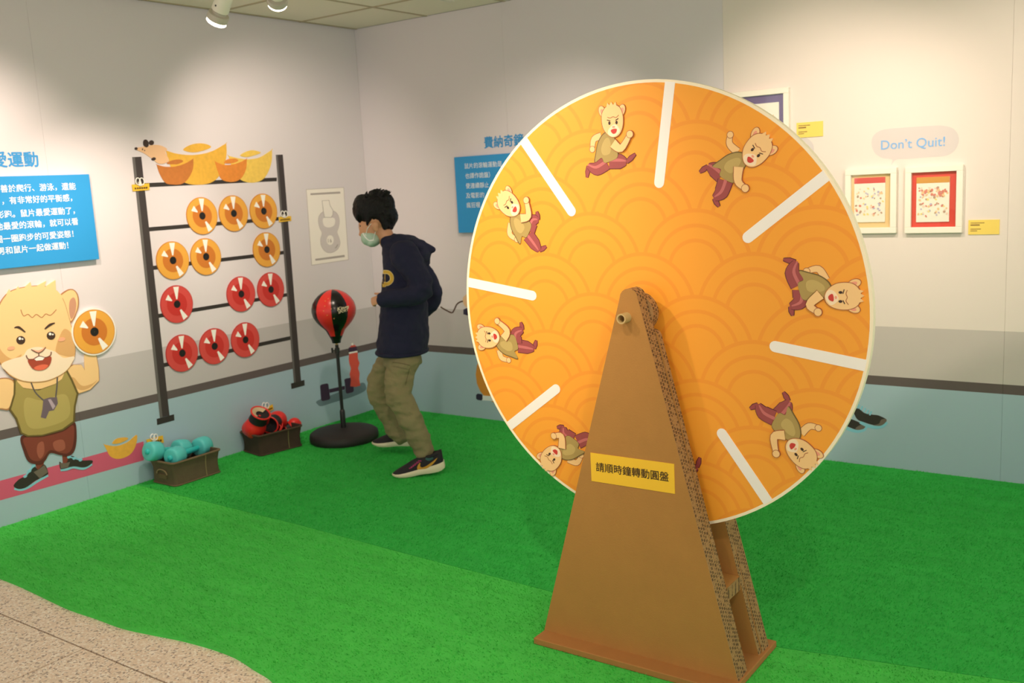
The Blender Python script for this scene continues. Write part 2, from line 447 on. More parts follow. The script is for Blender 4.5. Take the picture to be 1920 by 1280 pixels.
# ================================================================== the spinning wheel on its cardboard stand
def kraft(name, col):
    return mat(name, col, .8, bump=(220, .1), vary=(14, .07))
M_kraft = kraft('kraft_board', C(176,125,60))
M_kraft2 = kraft('kraft_base', C(172,118,60))
def honey(name, axis):
    m = mat(name, C(150,110,66), .85); h = NT(m); nt = h.nt; (x, y, z), v = h.xyz()
    cmb = nt.nodes.new('ShaderNodeCombineXYZ')
    nt.links.new(z if axis == 'z' else x, cmb.inputs[0]); nt.links.new(y, cmb.inputs[1])
    bt = nt.nodes.new('ShaderNodeTexBrick'); nt.links.new(cmb.outputs[0], bt.inputs['Vector'])
    bt.inputs['Scale'].default_value = 1; bt.inputs['Brick Width'].default_value = .0120; bt.inputs['Row Height'].default_value = .0135
    bt.inputs['Mortar Size'].default_value = .0026; bt.inputs['Mortar Smooth'].default_value = .25; bt.offset = .5
    n = nt.nodes.new('ShaderNodeTexNoise'); n.inputs['Scale'].default_value = 55; n.inputs['Detail'].default_value = 3; nt.links.new(v, n.inputs['Vector'])
    n2 = nt.nodes.new('ShaderNodeTexNoise'); n2.inputs['Scale'].default_value = 260; nt.links.new(v, n2.inputs['Vector'])
    open_ = h.n('MULTIPLY', h.n('SUBTRACT', 1, bt.outputs['Fac']), h.n('GREATER_THAN', h.n('ADD', n.outputs['Fac'], h.n('MULTIPLY', n2.outputs['Fac'], .25)), .585))
    c = h.mix(n2.outputs['Fac'], C(128,92,52), C(196,154,98))
    c = h.mix(h.n('MULTIPLY', open_, .74), c, C(58,38,20))
    b = nt.nodes['Principled BSDF']; nt.links.new(c, b.inputs['Base Color'])
    bp = nt.nodes.new('ShaderNodeBump'); bp.inputs['Strength'].default_value = 1; bp.inputs['Distance'].default_value = .006; bp.invert = True
    nt.links.new(open_, bp.inputs['Height']); nt.links.new(bp.outputs['Normal'], b.inputs['Normal'])
    return m
M_honey = honey('honeycomb_edge', 'z'); M_honeyx = honey('honeycomb_edge_flat', 'x')

WC = Vector((3.3003, -2.268, 1.1182)); WR = .6930
PCX, PCZ = 3.304, 1.090            # centre of the printed pattern
wheel = thing('spinning_wheel', (3.30, -2.27, 0), 'large orange picture wheel on a brown cardboard stand', 'wheel')
bt_ = .028
mb = MB(); mb.box((2.95, -2.455, .006), (3.65, -2.087, bt_), M_kraft2); mb.build('base_board', wheel, bevel=.003)
def a_panel(y0, y1, name, x0=2.951, x1=3.643, top=1.2, cx=3.317, hw=.030, z0=bt_):
    """tapered upright with rounded top, kraft faces and honeycomb edge"""
    arc = []
    for k in range(9):
        t = PI*k/8; arc.append((cx-hw*math.cos(t)*-1 if False else cx+hw*math.cos(t), top-.028+.028*math.sin(t)))
    pts = [Vector((x0, y0, z0)), Vector((x1, y0, z0))]+[Vector((a, y0, b)) for a, b in arc]
    q = MB(); q.prism(pts, (0, y1-y0, 0), M_kraft, M_honey)
    return q.build(name, wheel)
fp = a_panel(-2.39, -2.338, 'front_upright')
ip = a_panel(-2.3365, -2.312, 'inner_ply', 2.962, 3.64, 1.07, 3.36, .026)
bp_ = a_panel(-2.185, -2.13, 'rear_upright', 2.951, 3.640)
a_panel(-2.2095, -2.1865, 'inner_ply', 2.962, 3.637, 1.07, 3.36, .026)
# hub spacers and axle tube
mb = MB(); mb.lathe([(0.001, 0), (.062, 0), (.062, .036), (.001, .036)], M_honey, (3.308, -2.3365, 1.118), (0, 1, 0), 32); mb.build('hub_spacer', wheel)
mb = MB(); mb.lathe([(0.001, 0), (.062, 0), (.062, .036), (.001, .036)], M_honey, (3.308, -2.222, 1.118), (0, 1, 0), 32); mb.build('hub_spacer', wheel)
M_tube = mat('paper_tube', C(196,168,110), .6)
mb = MB(); mb.lathe([(.0155, -.001), (.0155, .30), (.0112, .30), (.0112, -.001), (.0155, -.001)], M_tube, (3.309, -2.425, 1.1135), (0, 1, 0), 28)
smooth_auto(mb.build('axle_tube', wheel))
# cross shelves between the uprights
for z in (.235,):
    hw_ = .335*(1-(z-.03)/1.45)
    q = MB(); q.box((3.297-hw_*.97, -2.3115, z), (3.30+hw_*.97, -2.21, z+.045), M_kraft)
    q.add([(3.301+hw_*.97, -2.3115, z), (3.301+hw_*.97, -2.21, z), (3.301+hw_*.97, -2.21, z+.045), (3.301+hw_*.97, -2.3115, z+.045)], [(0,1,2,3)], M_honeyx)
    q.build('cross_shelf', wheel, fix=False)
# yellow instruction card
SG = [(1107.8, 847.5), (1265, 870.2), (1265, 925.8), (1109, 900.5)]
sgp = [YP(x, y, -2.39) for x, y in SG]
sx0 = (sgp[0].x+sgp[3].x)/2; sx1 = (sgp[1].x+sgp[2].x)/2; sz1 = (sgp[0].z+sgp[1].z)/2; sz0 = (sgp[2].z+sgp[3].z)/2
q = MB(); q.box((sx0, -2.3915, sz0), (sx1, -2.3895, sz1), mat('yellow_card', C(247,196,46), .6)); card = q.build('instruction_card', fp)
ta = YP(1118, 882.5, -2.3915); tb = YP(1254, 902.5, -2.3915)
text_on('lettering', '請順時鐘轉動圓盤', Vector((ta.x, -2.3915, (sz0+sz1)/2-.0085)), (1,0,0), (0,0,1), mat('ink_brown', C(52,34,14), .7), fp, bold=.008, width=tb.x-ta.x, lift=.0008)

# the disc with its printed scale pattern
def disc_mat():
    m = mat('wheel_print', C(248,160,44), .55); h = NT(m); nt = h.nt; (x, y, z), v = h.xyz('Object')
    R_, HS = .180, .128
    # scale pattern: lower rows lie in front of upper rows
    best = None; done = None
    row0 = h.n('CEIL', h.n('DIVIDE', h.n('SUBTRACT', z, R_), HS))
    val = 9.0; found = 0.0
    for k in range(4):
        row = h.n('ADD', row0, k)
        cz = h.n('MULTIPLY', row, HS)
        par = h.n('FLOORED_MODULO', row, 2)
        xs_ = h.n('SUBTRACT', x, h.n('MULTIPLY', par, R_))
        dx = h.n('SUBTRACT', xs_, h.n('MULTIPLY', h.n('ROUND', h.n('DIVIDE', xs_, 2*R_)), 2*R_))
        dz = h.n('SUBTRACT', z, cz)
        d = h.n('SQRT', h.n('ADD', h.n('MULTIPLY', dx, dx), h.n('MULTIPLY', dz, dz)))
        ins = h.n('LESS_THAN', d, R_)
        take = h.n('MULTIPLY', ins, h.n('SUBTRACT', 1, found))
        val = h.n('ADD', h.n('MULTIPLY', d, take), h.n('MULTIPLY', val, h.n('SUBTRACT', 1, take)))
        found = h.n('MAXIMUM', found, ins)
    line = None
    for r in (.174, .130, .086):
        b = h.n('LESS_THAN', h.n('ABSOLUTE', h.n('SUBTRACT', val, r)), .0058)
        line = b if line is None else h.n('MAXIMUM', line, b)
    c = h.mix(h.n('MULTIPLY', line, .30), C(250,166,46), C(236,128,34))
    nt.links.new(c, nt.nodes['Principled BSDF'].inputs['Base Color'])
    return m
M_disc = disc_mat(); M_cream = mat('cream_edge', C(252,240,208), .6)
q = MB(); q.lathe([(.018, 0), (WR-.009, 0)], M_disc, (0,0,0), (0,1,0), 128)
q.lathe([(WR-.009, 0), (WR, 0), (WR, .022), (.018, .022), (.018, 0)], M_cream, (0,0,0), (0,1,0), 128)
disc = q.build('wheel_disc'); disc.parent = wheel; disc.matrix_parent_inverse = wheel.matrix_basis.inverted()
disc.location = WC
WY = WC.y
def WPx(x, y): return YP(x, y, WY)
def dlink(o):                                   # printed on the disc: child of the disc
    o.parent = disc; o.matrix_parent_inverse = disc.matrix_basis.inverted(); return o
# eight cream divider bars, rounded at the inner end
for k in range(8):
    a = math.radians(81.3-45*k)
    e = Vector((math.cos(a), 0, math.sin(a))); s = Vector((-math.sin(a), 0, math.cos(a)))
    c0 = Vector((PCX, WY-.0012, PCZ)); hw = .0163; rin = .405
    dv = c0-WC; dv.y = 0; b_ = dv.dot(e); cc = dv.dot(dv)-(WR-.006)**2
    def rout(off):
        dd = dv+s*off; bb = dd.dot(e); return -bb+math.sqrt(bb*bb-(dd.dot(dd)-(WR-.006)**2))
    pts = [c0+e*rout(hw)+s*hw]+[c0+e*(rin+hw-hw*math.sin(t))+s*(hw*math.cos(t)) for t in [PI*i/8 for i in range(9)]]+[c0+e*rout(-hw)-s*hw]
    q = MB(); q.prism(pts, (0, .0012, 0), M_white); dlink(q.build('divider_bar', fix=False))

# runner prints: a generic little hamster in vest and trousers, eight running poses
FUR = mat('print_fur', C(250,205,140), .6); FURL = mat('print_fur_pale', C(253,228,190), .6); LINE = mat('print_outline', C(170,100,60), .6)
VEST = mat('print_vest', C(176,150,84), .6); VESTD = mat('print_vest_dark', C(112,90,44), .6); VESTL = mat('print_vest_light', C(196,170,100), .6)
TRO = mat('print_trousers', C(160,74,72), .6); TROD = mat('print_trousers_dark', C(96,36,40), .6); TROL = mat('print_trousers_light', C(200,110,106), .6)
EYE = mat('print_eye', C(60,36,24), .6); MOUTH = mat('print_mouth', C(206,60,48), .6); PINK = mat('print_pink', C(240,160,130), .6)
def bend(a, b, c, w): return stroke(spl([a, b, c], False, 6), w, False)
def runner(rotdeg, armF, armB, legF, legB):
    """joint lists in photo-scale units (px of the wheel face seen square on), origin at the hips, y up"""
    f = Film(None, (0, -1, 0), .00016, .0006)
    base = WPx(1143, 300); rel0 = Vector((base.x-PCX, 0, base.z-PCZ))
    t = math.radians(rotdeg); U = 1/604.0
    def fn(x, y):
        p = rel0+Vector((x*U, 0, y*U))
        return Vector((PCX+p.x*math.cos(t)+p.z*math.sin(t), WY, PCZ-p.x*math.sin(t)+p.z*math.cos(t)))
    f.fn = fn
    def limb(j, w, m, dark, light=None):
        f.add(stroke(spl(j, False, 5), [a+2.2 for a in w], False), dark); f.add(stroke(spl(j, False, 5), w, False), m)
        if light: f.add(stroke([(x-.8, y+2.4) for x, y in spl(j[:3], False, 5)], [max(1.5, a*.22) for a in w[:3]], False), light)
    def foot(a, b):
        f.add(stroke([a, ((a[0]+b[0])/2, (a[1]+b[1])/2), b], [7.5, 11, 5.5]), TROD); f.add(stroke([a, ((a[0]+b[0])/2, (a[1]+b[1])/2), b], [5, 8.4, 3]), TRO)
    limb(armB[:3], [13, 11, 8], FUR, LINE); f.add(ellp(armB[2][0], armB[2][1], 6.4, 6.4), LINE); f.add(ellp(armB[2][0], armB[2][1], 5.4, 5.4), FUR)
    for L in (legB, legF):
        foot(L[2], L[3]); limb(L[:3], [27, 25, 9], TRO, TROD, TROL)
    vest = [(-16, 5), (-30, -2), (-27, 14), (-22, 32), (-12, 46), (0, 51), (9, 46), (14, 34), (18, 18), (17, 4), (4, -2), (-10, -4)]
    f.add([(x*1.06, y*1.04) for x, y in vest], VESTD, True); f.add(vest, VEST, True); f.add([(-12, 10), (-16, 22), (-8, 38), (1, 40), (5, 26), (2, 12)], VESTL, True)
    hx, hy = 10, 68
    for ex, ey, rr in ((-21, 21, .35), (20, 20, -.35)):
        f.add(ellp(hx+ex, hy+ey, 7.5, 11.5, rr), LINE); f.add(ellp(hx+ex, hy+ey, 6.6, 10.6, rr), FUR); f.add(ellp(hx+ex+.5, hy+ey-1.5, 3.4, 6.6, rr), PINK)
    head = [(-22, 12), (-17, 24), (-6, 31), (8, 30), (17, 24), (22, 10), (21, -8), (14, -22), (2, -27), (-10, -22), (-20, -8)]
    f.add([(hx+x*1.05, hy+y*1.04) for x, y in head], LINE, True); f.add([(hx+x, hy+y) for x, y in head], FUR, True)
    f.add([(hx-12, hy+27), (hx-9, hy+36), (hx-5, hy+31), (hx-1, hy+37), (hx+3, hy+31), (hx+8, hy+36), (hx+10, hy+29), (hx, hy+24)], FUR)
    f.add([(hx+x, hy+y) for x, y in [(-8, -12), (4, -4), (12, -9), (15, -18), (2, -26), (-9, -21)]], FURL, True)
    f.add(stroke([(hx-10, hy+10), (hx-4, hy+8), (hx+2, hy+10), (hx+8, hy+8), (hx+14, hy+12)], 1.1), LINE)
    for ex in (-6, 9): f.add(ellp(hx+ex, hy-1, 2.3, 3.2), EYE)
    f.add(stroke([(hx-11, hy+5), (hx-4, hy+3)], 1.3), EYE); f.add(stroke([(hx+7, hy+3), (hx+13, hy+6)], 1.3), EYE)
    f.add([(hx-3, hy-14), (hx+3, hy-12), (hx+9, hy-13), (hx+7, hy-19), (hx+2, hy-21), (hx-2, hy-18)], MOUTH, True)
    f.add(ellp(hx+2.5, hy-8.5, 2.6, 1.7), PINK)
    limb(armF[:3], [17, 13, 8], FUR, LINE); f.add(ellp(armF[2][0], armF[2][1], 7.4, 7.2), LINE); f.add(ellp(armF[2][0], armF[2][1], 6.4, 6.2), FUR)
    return tag(dlink(f.build('runner_print')), 'printed running hamster in olive vest and maroon trousers')
A1 = [(10, 30), (27, 20), (46, 44)]; A2 = [(8, 34), (26, 16), (38, 30)]; A3 = [(6, 30), (22, 12), (40, 12)]
B1 = [(-16, 45), (-32, 40), (-36, 22)]; B2 = [(-16, 42), (-34, 30), (-30, 10)]; B3 = [(-14, 46), (-34, 46), (-44, 58)]
LF1 = [(0, -2), (24, -4), (36, -6), (55, 8)]; LB1 = [(-6, -4), (-28, -14), (-46, -8), (-50, -30)]
LF2 = [(4, -4), (12, -24), (9, -40), (26, -44)]; LB2 = [(-8, -2), (-26, -4), (-38, -8), (-42, -26)]
LF3 = [(2, 0), (22, -2), (30, -18), (46, -14)]; LB3 = [(-4, -4), (-6, -28), (-8, -44), (10, -50)]
LF4 = [(4, 0), (26, 6), (36, -2), (46, 12)]; LB4 = [(-6, -4), (-14, -26), (-24, -36), (-32, -24)]
for k, (aF, aB, lF, lB) in enumerate([(A1, B1, LF1, LB1), (A3, B3, LF2, LB2), (A2, B2, LF3, LB1), (A1, B3, LF2, LB2), (A3, B1, LF1, [(-8, -2), (-22, -14), (-38, -22), (-44, -42)]), (A2, B2, LF4, LB4), (A1, B1, LF3, LB3), (A1, B2, LF4, LB3)]):
    runner(45*k, aF, aB, lF, lB)

# ================================================================== track spotlights
M_lampw = mat('lamp_white', C(238,232,214), .4); M_lampg = mat('lamp_grey', C(196,188,172), .35)
M_lens = bpy.data.materials.new('lamp_lens'); M_lens.use_nodes = True
_b = M_lens.node_tree.nodes['Principled BSDF']; _b.inputs['Emission Color'].default_value = (1, .86, .62, 1); _b.inputs['Emission Strength'].default_value = 14; _b.inputs['Base Color'].default_value = (1, .9, .75, 1)
M_track = mat('track_white', C(225,220,205), .5)
def track(a, b, label):
    a = Vector(a); b = Vector(b); d = (b-a).normalized(); s = Vector((-d.y, d.x, 0))
    q = MB(); zz = H-.0045
    q.rings([[p+s*.017+ZV*(zz-H), p-s*.017+ZV*(zz-H), p-s*.017+ZV*(-.028), p-s*.005+ZV*(-.028), p-s*.005+ZV*(-.02), p+s*.005+ZV*(-.02), p+s*.005+ZV*(-.028), p+s*.017+ZV*(-.028)] for p in (a, b)], M_track)
    return tag(q.build('lighting_track'), label, 'track')
def make_spotlight(pos, aim, power, label, size=75, blend=.9, col=(1, .83, .68), group='track spotlights under the ceiling', rad=.045, L=.17):
    """pos: centre of the lamp's mouth; hangs from the ceiling track above its tail"""
    pos = Vector(pos); d = (Vector(aim)-pos).normalized(); tail = pos-d*L
    root = thing('track_spotlight', (tail.x, tail.y, H-.03), label, 'spotlight', group)
    q = MB(); q.lathe([(.001, 0), (rad*.66, 0), (rad*.8, .012), (rad*.84, L-.05), (rad*.84, L-.045)], M_lampw, tail, d, 28); smooth_auto(q.build('lamp_body', root))
    q = MB(); q.lathe([(rad*.84, L-.045), (rad*.7, L-.04), (rad*.7, L-.03), (rad, L-.028), (rad*1.04, L-.02), (rad*1.04, L), (rad*.94, L), (rad*.94, L-.02)], M_lampg, tail, d, 28); smooth_auto(q.build('lamp_ring', root))
    q = MB(); q.lathe([(rad*.96, L-.022), (rad*.97, L+.012), (rad*.9, L+.016), (.001, L+.004)], M_lens, tail, d, 28); smooth_auto(q.build('lamp_lens', root))
    arm = tail+d*.045
    q = MB(); q.tube([arm, Vector((arm.x, arm.y, H-.05)), Vector((arm.x, arm.y, H-.028))], .008, M_lampw, 10)
    q.box((arm.x-.014, arm.y-.03, H-.055), (arm.x+.014, arm.y+.03, H-.028), M_lampw); q.build('swivel_arm', root)
    q = MB(); sd = d.orthogonal().normalized(); sd = (RT*-.25-FW).normalized(); sd = (sd-d*sd.dot(d)).normalized()
    q.lathe([(.001, rad*.86), (.004, rad*.86), (.004, rad*.6)], M_black, tail+d*(L-.07), sd, 10); q.build('set_screw', root)
    ld = bpy.data.lights.new('lamp_beam', 'SPOT'); ld.energy = power; ld.color = col; ld.spot_size = math.radians(size); ld.spot_blend = blend; ld.shadow_soft_size = .035
    lo = bpy.data.objects.new('lamp_beam', ld); COL.objects.link(lo); lo.location = pos+d*.03; lo.rotation_euler = d.to_track_quat('-Z', 'Y').to_euler()
    lo.parent = root; lo.matrix_parent_inverse = root.matrix_basis.inverted()
    return root
track((1.12, -.35, H), (1.12, -6.2, H), 'white ceiling track running along the left wall')
track((1.9, -1.35, H), (7.0, -1.35, H), 'white ceiling track running along the back wall')
track((2.3, -3.55, H), (6.2, -3.55, H), 'white ceiling track in front of the wheel')
p1 = DP(407, 37, 4.28); p2 = DP(520, 4, 4.42)
PW = 1.05
make_spotlight(p1, (0, -1.95, .95), 62*PW, 'white track spotlight with glowing lens above the mural rack')
make_spotlight(p2, (0, -.75, 1.45), 62*PW, 'white track spotlight nearest the room corner on the side track')
make_spotlight((1.12, -3.0, 2.36), (0, -2.75, 1.55), 85*PW, 'white track spotlight beaming on the blue wall board')
make_spotlight((1.12, -4.2, 2.36), (0, -3.9, 1.4), 60*PW, 'white track spotlight at the far end of the side track')
make_spotlight((2.2, -1.35, 2.38), (1.55, 0, 1.15), 46*PW, 'white track spotlight over the framed purple print')
make_spotlight((3.3, -1.35, 2.38), (3.15, 0, 1.5), 50*PW, 'white track spotlight over the speech bubble')
make_spotlight((4.3, -1.35, 2.38), (3.9, 0, 1.45), 42*PW, 'white track spotlight over the framed red print')
make_spotlight((5.6, -1.35, 2.38), (5.7, 0, 1.4), 70*PW, 'white track spotlight at the end of the back track')
make_spotlight((2.45, -3.55, 2.38), (2.7, -2.3, 1.62), 84*PW, 'white track spotlight aimed at the wheel', size=62)
make_spotlight((4.6, -3.55, 2.38), (3.9, -1.6, .2), 36*PW, 'white track spotlight aimed at the turf', size=95)
make_spotlight((3.3, -3.55, 2.38), (1.6, -2.0, .1), 52*PW, 'white track spotlight aimed at the middle of the turf', size=95)

# ================================================================== prints and boards on the left wall
def mp(name, r, g, b): return mat('print_'+name, C(r, g, b), .6)
# pink mat strip
Film(PL, NL).add([(-40, 912), (269, 827.3), (269.5, 862.5), (-40, 949)], mp('mat_pink', 214,92,124)).build('mat_print').name
tag(bpy.data.objects['mat_print'], 'pink exercise mat strip printed on the left wall', 'mural')
HZ = lambda pts: Z(0, 500, 2.56, pts)
mf = lambda n, r, g, b: mp(n, r, g, b)
h_fur, h_furd, h_pale = mf('hamster_fur', 248,206,146), mf('hamster_fur_shade', 222,172,112), mf('hamster_muzzle', 250,228,200)
h_ln = mf('hamster_line', 176,122,78); h_v, h_vd, h_vl = mf('hamster_vest', 168,150,84), mf('hamster_vest_edge', 104,88,42), mf('hamster_vest_pale', 184,166,98)
h_s, h_sd, h_sl = mf('hamster_shorts', 130,60,46), mf('hamster_shorts_edge', 92,38,30), mf('hamster_shorts_pale', 164,90,72)
s_bk, s_gr, s_bl = mf('shoe_black', 48,42,38), mf('shoe_grey', 112,100,90), mf('shoe_blue', 134,200,220)
f = Film(PL, NL, .0002)
f.base = .0012
def hz(pts, m, sm=True): f.add(HZ(pts), m, sm)
def hs(pts, w, m): f.add(stroke(HZ(pts), w), m)
# legs, shoes, shorts
hz([(168, 930), (212, 925), (206, 975), (176, 980)], h_s, False); hz([(298, 900), (332, 900), (322, 955), (302, 955)], h_s, False)
for pts, sole, grey, lace in (
    ([(65, 1050), (90, 1020), (125, 1000), (160, 955), (182, 972), (212, 948), (230, 985), (222, 1000), (170, 1026), (125, 1058), (88, 1066)], [(68, 1064), (100, 1070), (135, 1058), (175, 1032), (230, 1000)], [(160, 985), (185, 972), (212, 950), (230, 985), (190, 1015)], [(120, 1005), (140, 980), (160, 955)]),
    ([(285, 935), (300, 946), (320, 938), (330, 915), (350, 908), (390, 928), (438, 928), (440, 942), (405, 962), (350, 958), (300, 970), (288, 966)], [(290, 975), (320, 972), (350, 962), (400, 968), (440, 946)], [(286, 940), (312, 942), (335, 935), (325, 962), (290, 968)], [(330, 912), (355, 918), (385, 926)])):
    hs(sole, 4.2, s_bl); hz(pts, s_bk); hz(grey, s_gr, False)
    for x, y in lace: f.add(ellp(*HZ([(x, y)])[0], 3.8, 2.6, -.5), s_bl)
    hs(lace, 2.5, s_bl)
hz([(102, 812), (200, 806), (300, 780), (355, 744), (366, 810), (358, 875), (332, 906), (290, 904), (240, 894), (216, 928), (190, 946), (140, 938), (114, 890)], h_sd)
hz([(112, 822), (200, 816), (300, 790), (348, 760), (354, 810), (344, 868), (322, 894), (288, 892), (238, 880), (205, 918), (178, 932), (146, 922), (126, 880)], h_s)
hz([(180, 850), (205, 840), (210, 890), (190, 920), (175, 890)], h_sl); hz([(255, 840), (300, 830), (310, 870), (280, 885), (258, 872)], h_sl)
# arms, neck, vest
hz([(-60, 560), (-20, 540), (25, 532), (66, 548), (70, 600), (44, 682), (0, 684), (-60, 690)], h_ln); hz([(-60, 564), (-20, 544), (25, 537), (60, 552), (64, 600), (40, 675), (0, 678), (-60, 684)], h_fur)
ra = [(316, 492), (350, 470), (388, 470), (404, 496), (403, 420), (458, 418), (470, 490), (472, 545), (430, 588), (376, 606), (340, 560)]
f.add(HZ([(392+(x-392)*1.03, 515+(y-515)*1.03) for x, y in ra]), h_ln); f.add(HZ(ra), h_fur)
hz([(330, 545), (380, 590), (430, 578), (466, 540), (440, 560), (390, 570), (350, 530)], h_furd)
hz([(90, 520), (300, 480), (300, 540), (210, 582), (110, 580)], h_fur)
vest = [(64, 538), (105, 580), (180, 590), (260, 562), (298, 535), (318, 490), (345, 540), (374, 606), (360, 670), (356, 744), (300, 784), (200, 812), (128, 815), (96, 800), (72, 730), (40, 685), (62, 610)]
f.add(HZ(vest), h_vd); f.add(HZ([(205+(x-205)*.94, 655+(y-655)*.955) for x, y in vest]), h_v)
hz([(120, 630), (200, 640), (300, 610), (330, 650), (325, 720), (250, 760), (150, 775), (115, 720)], h_vl)
# whistle
hs([(143, 545), (165, 600), (205, 640)], 2.6, mf('cord_grey', 92,84,86)); hs([(272, 518), (270, 570), (264, 625)], 2.6, mf('cord_grey', 92,84,86))
f.add(HZ([(204, 636), (235, 626), (270, 625), (274, 655), (255, 688), (232, 692), (216, 728), (192, 722), (200, 682)]), mf('whistle', 110,94,106)); f.add(HZ([(226, 636), (240, 634), (262, 668), (250, 684)]), mf('whistle_light', 184,164,178))
# head
hz([(284, 150), (310, 116), (345, 107), (371, 135), (374, 190), (356, 242), (334, 268), (318, 230)], h_ln); hz([(288, 152), (312, 121), (344, 112), (366, 138), (368, 190), (351, 238), (335, 260), (322, 230)], h_fur); hz([(330, 165), (350, 147), (362, 178), (355, 225), (338, 250), (328, 215)], mf('ear_inner', 206,150,120))
head = [(-30, 300), (-16, 220), (8, 160), (50, 118), (120, 98), (200, 93), (262, 112), (300, 162), (325, 240), (345, 320), (356, 400), (345, 452), (310, 502), (240, 540), (170, 552), (100, 545), (40, 515), (0, 462), (-24, 400)]
f.add(HZ([(165+(x-165)*1.012, 330+(y-330)*1.012) for x, y in head]), h_ln, True); f.add(HZ(head), h_fur, True)
f.add(HZ([(4, 172), (42, 108), (52, 135), (84, 95), (94, 118), (142, 74), (150, 104), (218, 68), (208, 100), (262, 64), (264, 110), (296, 140), (292, 176), (150, 190)]), h_fur)
hz([(0, 462), (-24, 400), (-28, 330), (0, 400), (50, 440), (100, 420), (60, 470)], h_furd); hz([(300, 300), (345, 330), (356, 400), (345, 430), (300, 425), (262, 400)], h_furd)
hz([(2, 468), (60, 440), (105, 428), (130, 396), (180, 384), (232, 398), (262, 408), (300, 436), (350, 430), (344, 454), (308, 501), (240, 538), (170, 550), (100, 543), (42, 513)], h_pale)
hs([(95, 205), (108, 235), (130, 228), (150, 243), (170, 228), (195, 243), (215, 226), (238, 232), (266, 205)], 1.4, h_ln)
for x, y, r in ((95, 352, 8.4), (240, 330, 8)):
    f.add(ellp(*HZ([(x, y)])[0], r, r*.95), mf('hamster_eye', 66,44,34)); f.add(ellp(*HZ([(x-5, y-8)])[0], 2.6, 2.6), M_white); f.add(ellp(*HZ([(x+8, y-6)])[0], 1.6, 1.6), M_white)
f.add(stroke(HZ([(64, 292), (85, 290), (116, 313)]), [1.5, 4.6, 2]), mf('hamster_eye', 0,0,0)); f.add(stroke(HZ([(210, 298), (235, 278), (258, 269)]), [2, 4.6, 1.5]), mf('hamster_eye', 0,0,0))
for x, y in ((48, 390), (290, 348)): f.add(ellp(*HZ([(x, y)])[0], 7, 3.6, -.2), mf('blush', 244,176,138))
hz([(145, 396), (180, 400), (213, 385), (200, 402), (181, 412), (165, 408)], mf('nose_pink', 238,180,150))
hs([(145, 396), (165, 408), (181, 412), (200, 402), (213, 385)], 1.6, mf('face_line', 120,72,58)); hs([(181, 412), (181, 428)], 1.4, mf('face_line', 0,0,0))
hz([(130, 445), (185, 440), (238, 430), (233, 470), (205, 493), (170, 496), (145, 481)], mf('mouth_red', 170,70,48)); hz([(158, 482), (195, 468), (225, 472), (205, 492), (170, 495)], mf('tongue', 232,110,80)); f.add(HZ([(155, 440), (180, 428), (210, 432), (198, 447), (168, 450)]), M_white)
hs([(120, 424), (128, 440), (150, 444), (181, 428), (212, 434), (236, 424), (240, 407)], 1.4, mf('face_line', 0,0,0))
tag(f.build('hamster_print'), 'cartoon hamster in olive vest and brown shorts printed on the left wall', 'mural')
# gold ingot print by the mat
def ingot(name, pts, top, m, fn, conv, label, lay):
    q = Film(fn, NL, .0002, lay); q.add(conv(pts), m, True, 4); q.add(conv(top), m, True, 4)
    return tag(q.build(name), label, 'mural', 'gold ingot prints on the left wall')
def gold(name, r, g, b): return mat(name, C(r, g, b), .6, vary=(45, .16))
ingot('ingot_print', [(497, 850), (500, 852), (555, 860), (610, 842), (656, 806), (650, 860), (622, 902), (570, 922), (530, 910), (512, 880)], [(538, 848), (558, 825), (600, 818), (614, 826), (575, 846)], gold('ingot_orange', 240,176,66), PL, HZ, 'single orange gold ingot printed over the pink mat end', .0014)

# the printed barbell rack
RK = mf('rack', 62,54,54); RKL = mf('rack_light', 104,100,98); RKB = mf('rack_bar', 50,44,42)
rack = thing('rack_print', LW(400, 780), 'dark weight rack with two posts and five bars printed on the wall', 'mural')
bars = [((262, 343.5), (519, 332.8), 8.2, 6.8), ((272, 426.5), (522, 406.8), 7.8, 6.4), ((280, 499), (532, 470), 7.8, 6.5), ((290, 589.5), (540, 549), 7.6, 6.3), ((300, 682), (546, 629.5), 7.6, 7)]
for (a, b, wa, wb) in bars:
    Film(PL, NL, .0002).add([a, b, (b[0], b[1]+wb), (a[0], a[1]+wa)], RKB).build('bar', rack)
for pts, lite, foot in (([(247.6, 294.4), (264.7, 293.7), (317.7, 778.5), (299.6, 783)], [(247.6, 294.4), (252.4, 294.2), (304.5, 782), (299.6, 783)], [(293.7, 785), (326, 776.4), (326.8, 787.5), (294.6, 796.5)]),
                        ([(517, 290.2), (530, 289.7), (564.5, 716), (551, 719)], [(517, 290.2), (520.4, 290.1), (554.4, 718.3), (551, 719)], [(545.4, 718.7), (570.4, 712), (571, 722.3), (546.4, 729)])):
    q = Film(PL, NL, .0002, .0010); q.add(pts, RK); q.add(lite, RKL); q.build('post', rack)
    q = Film(PL, NL, .0002, .0016); q.add(foot, RKB); q.build('foot', rack)
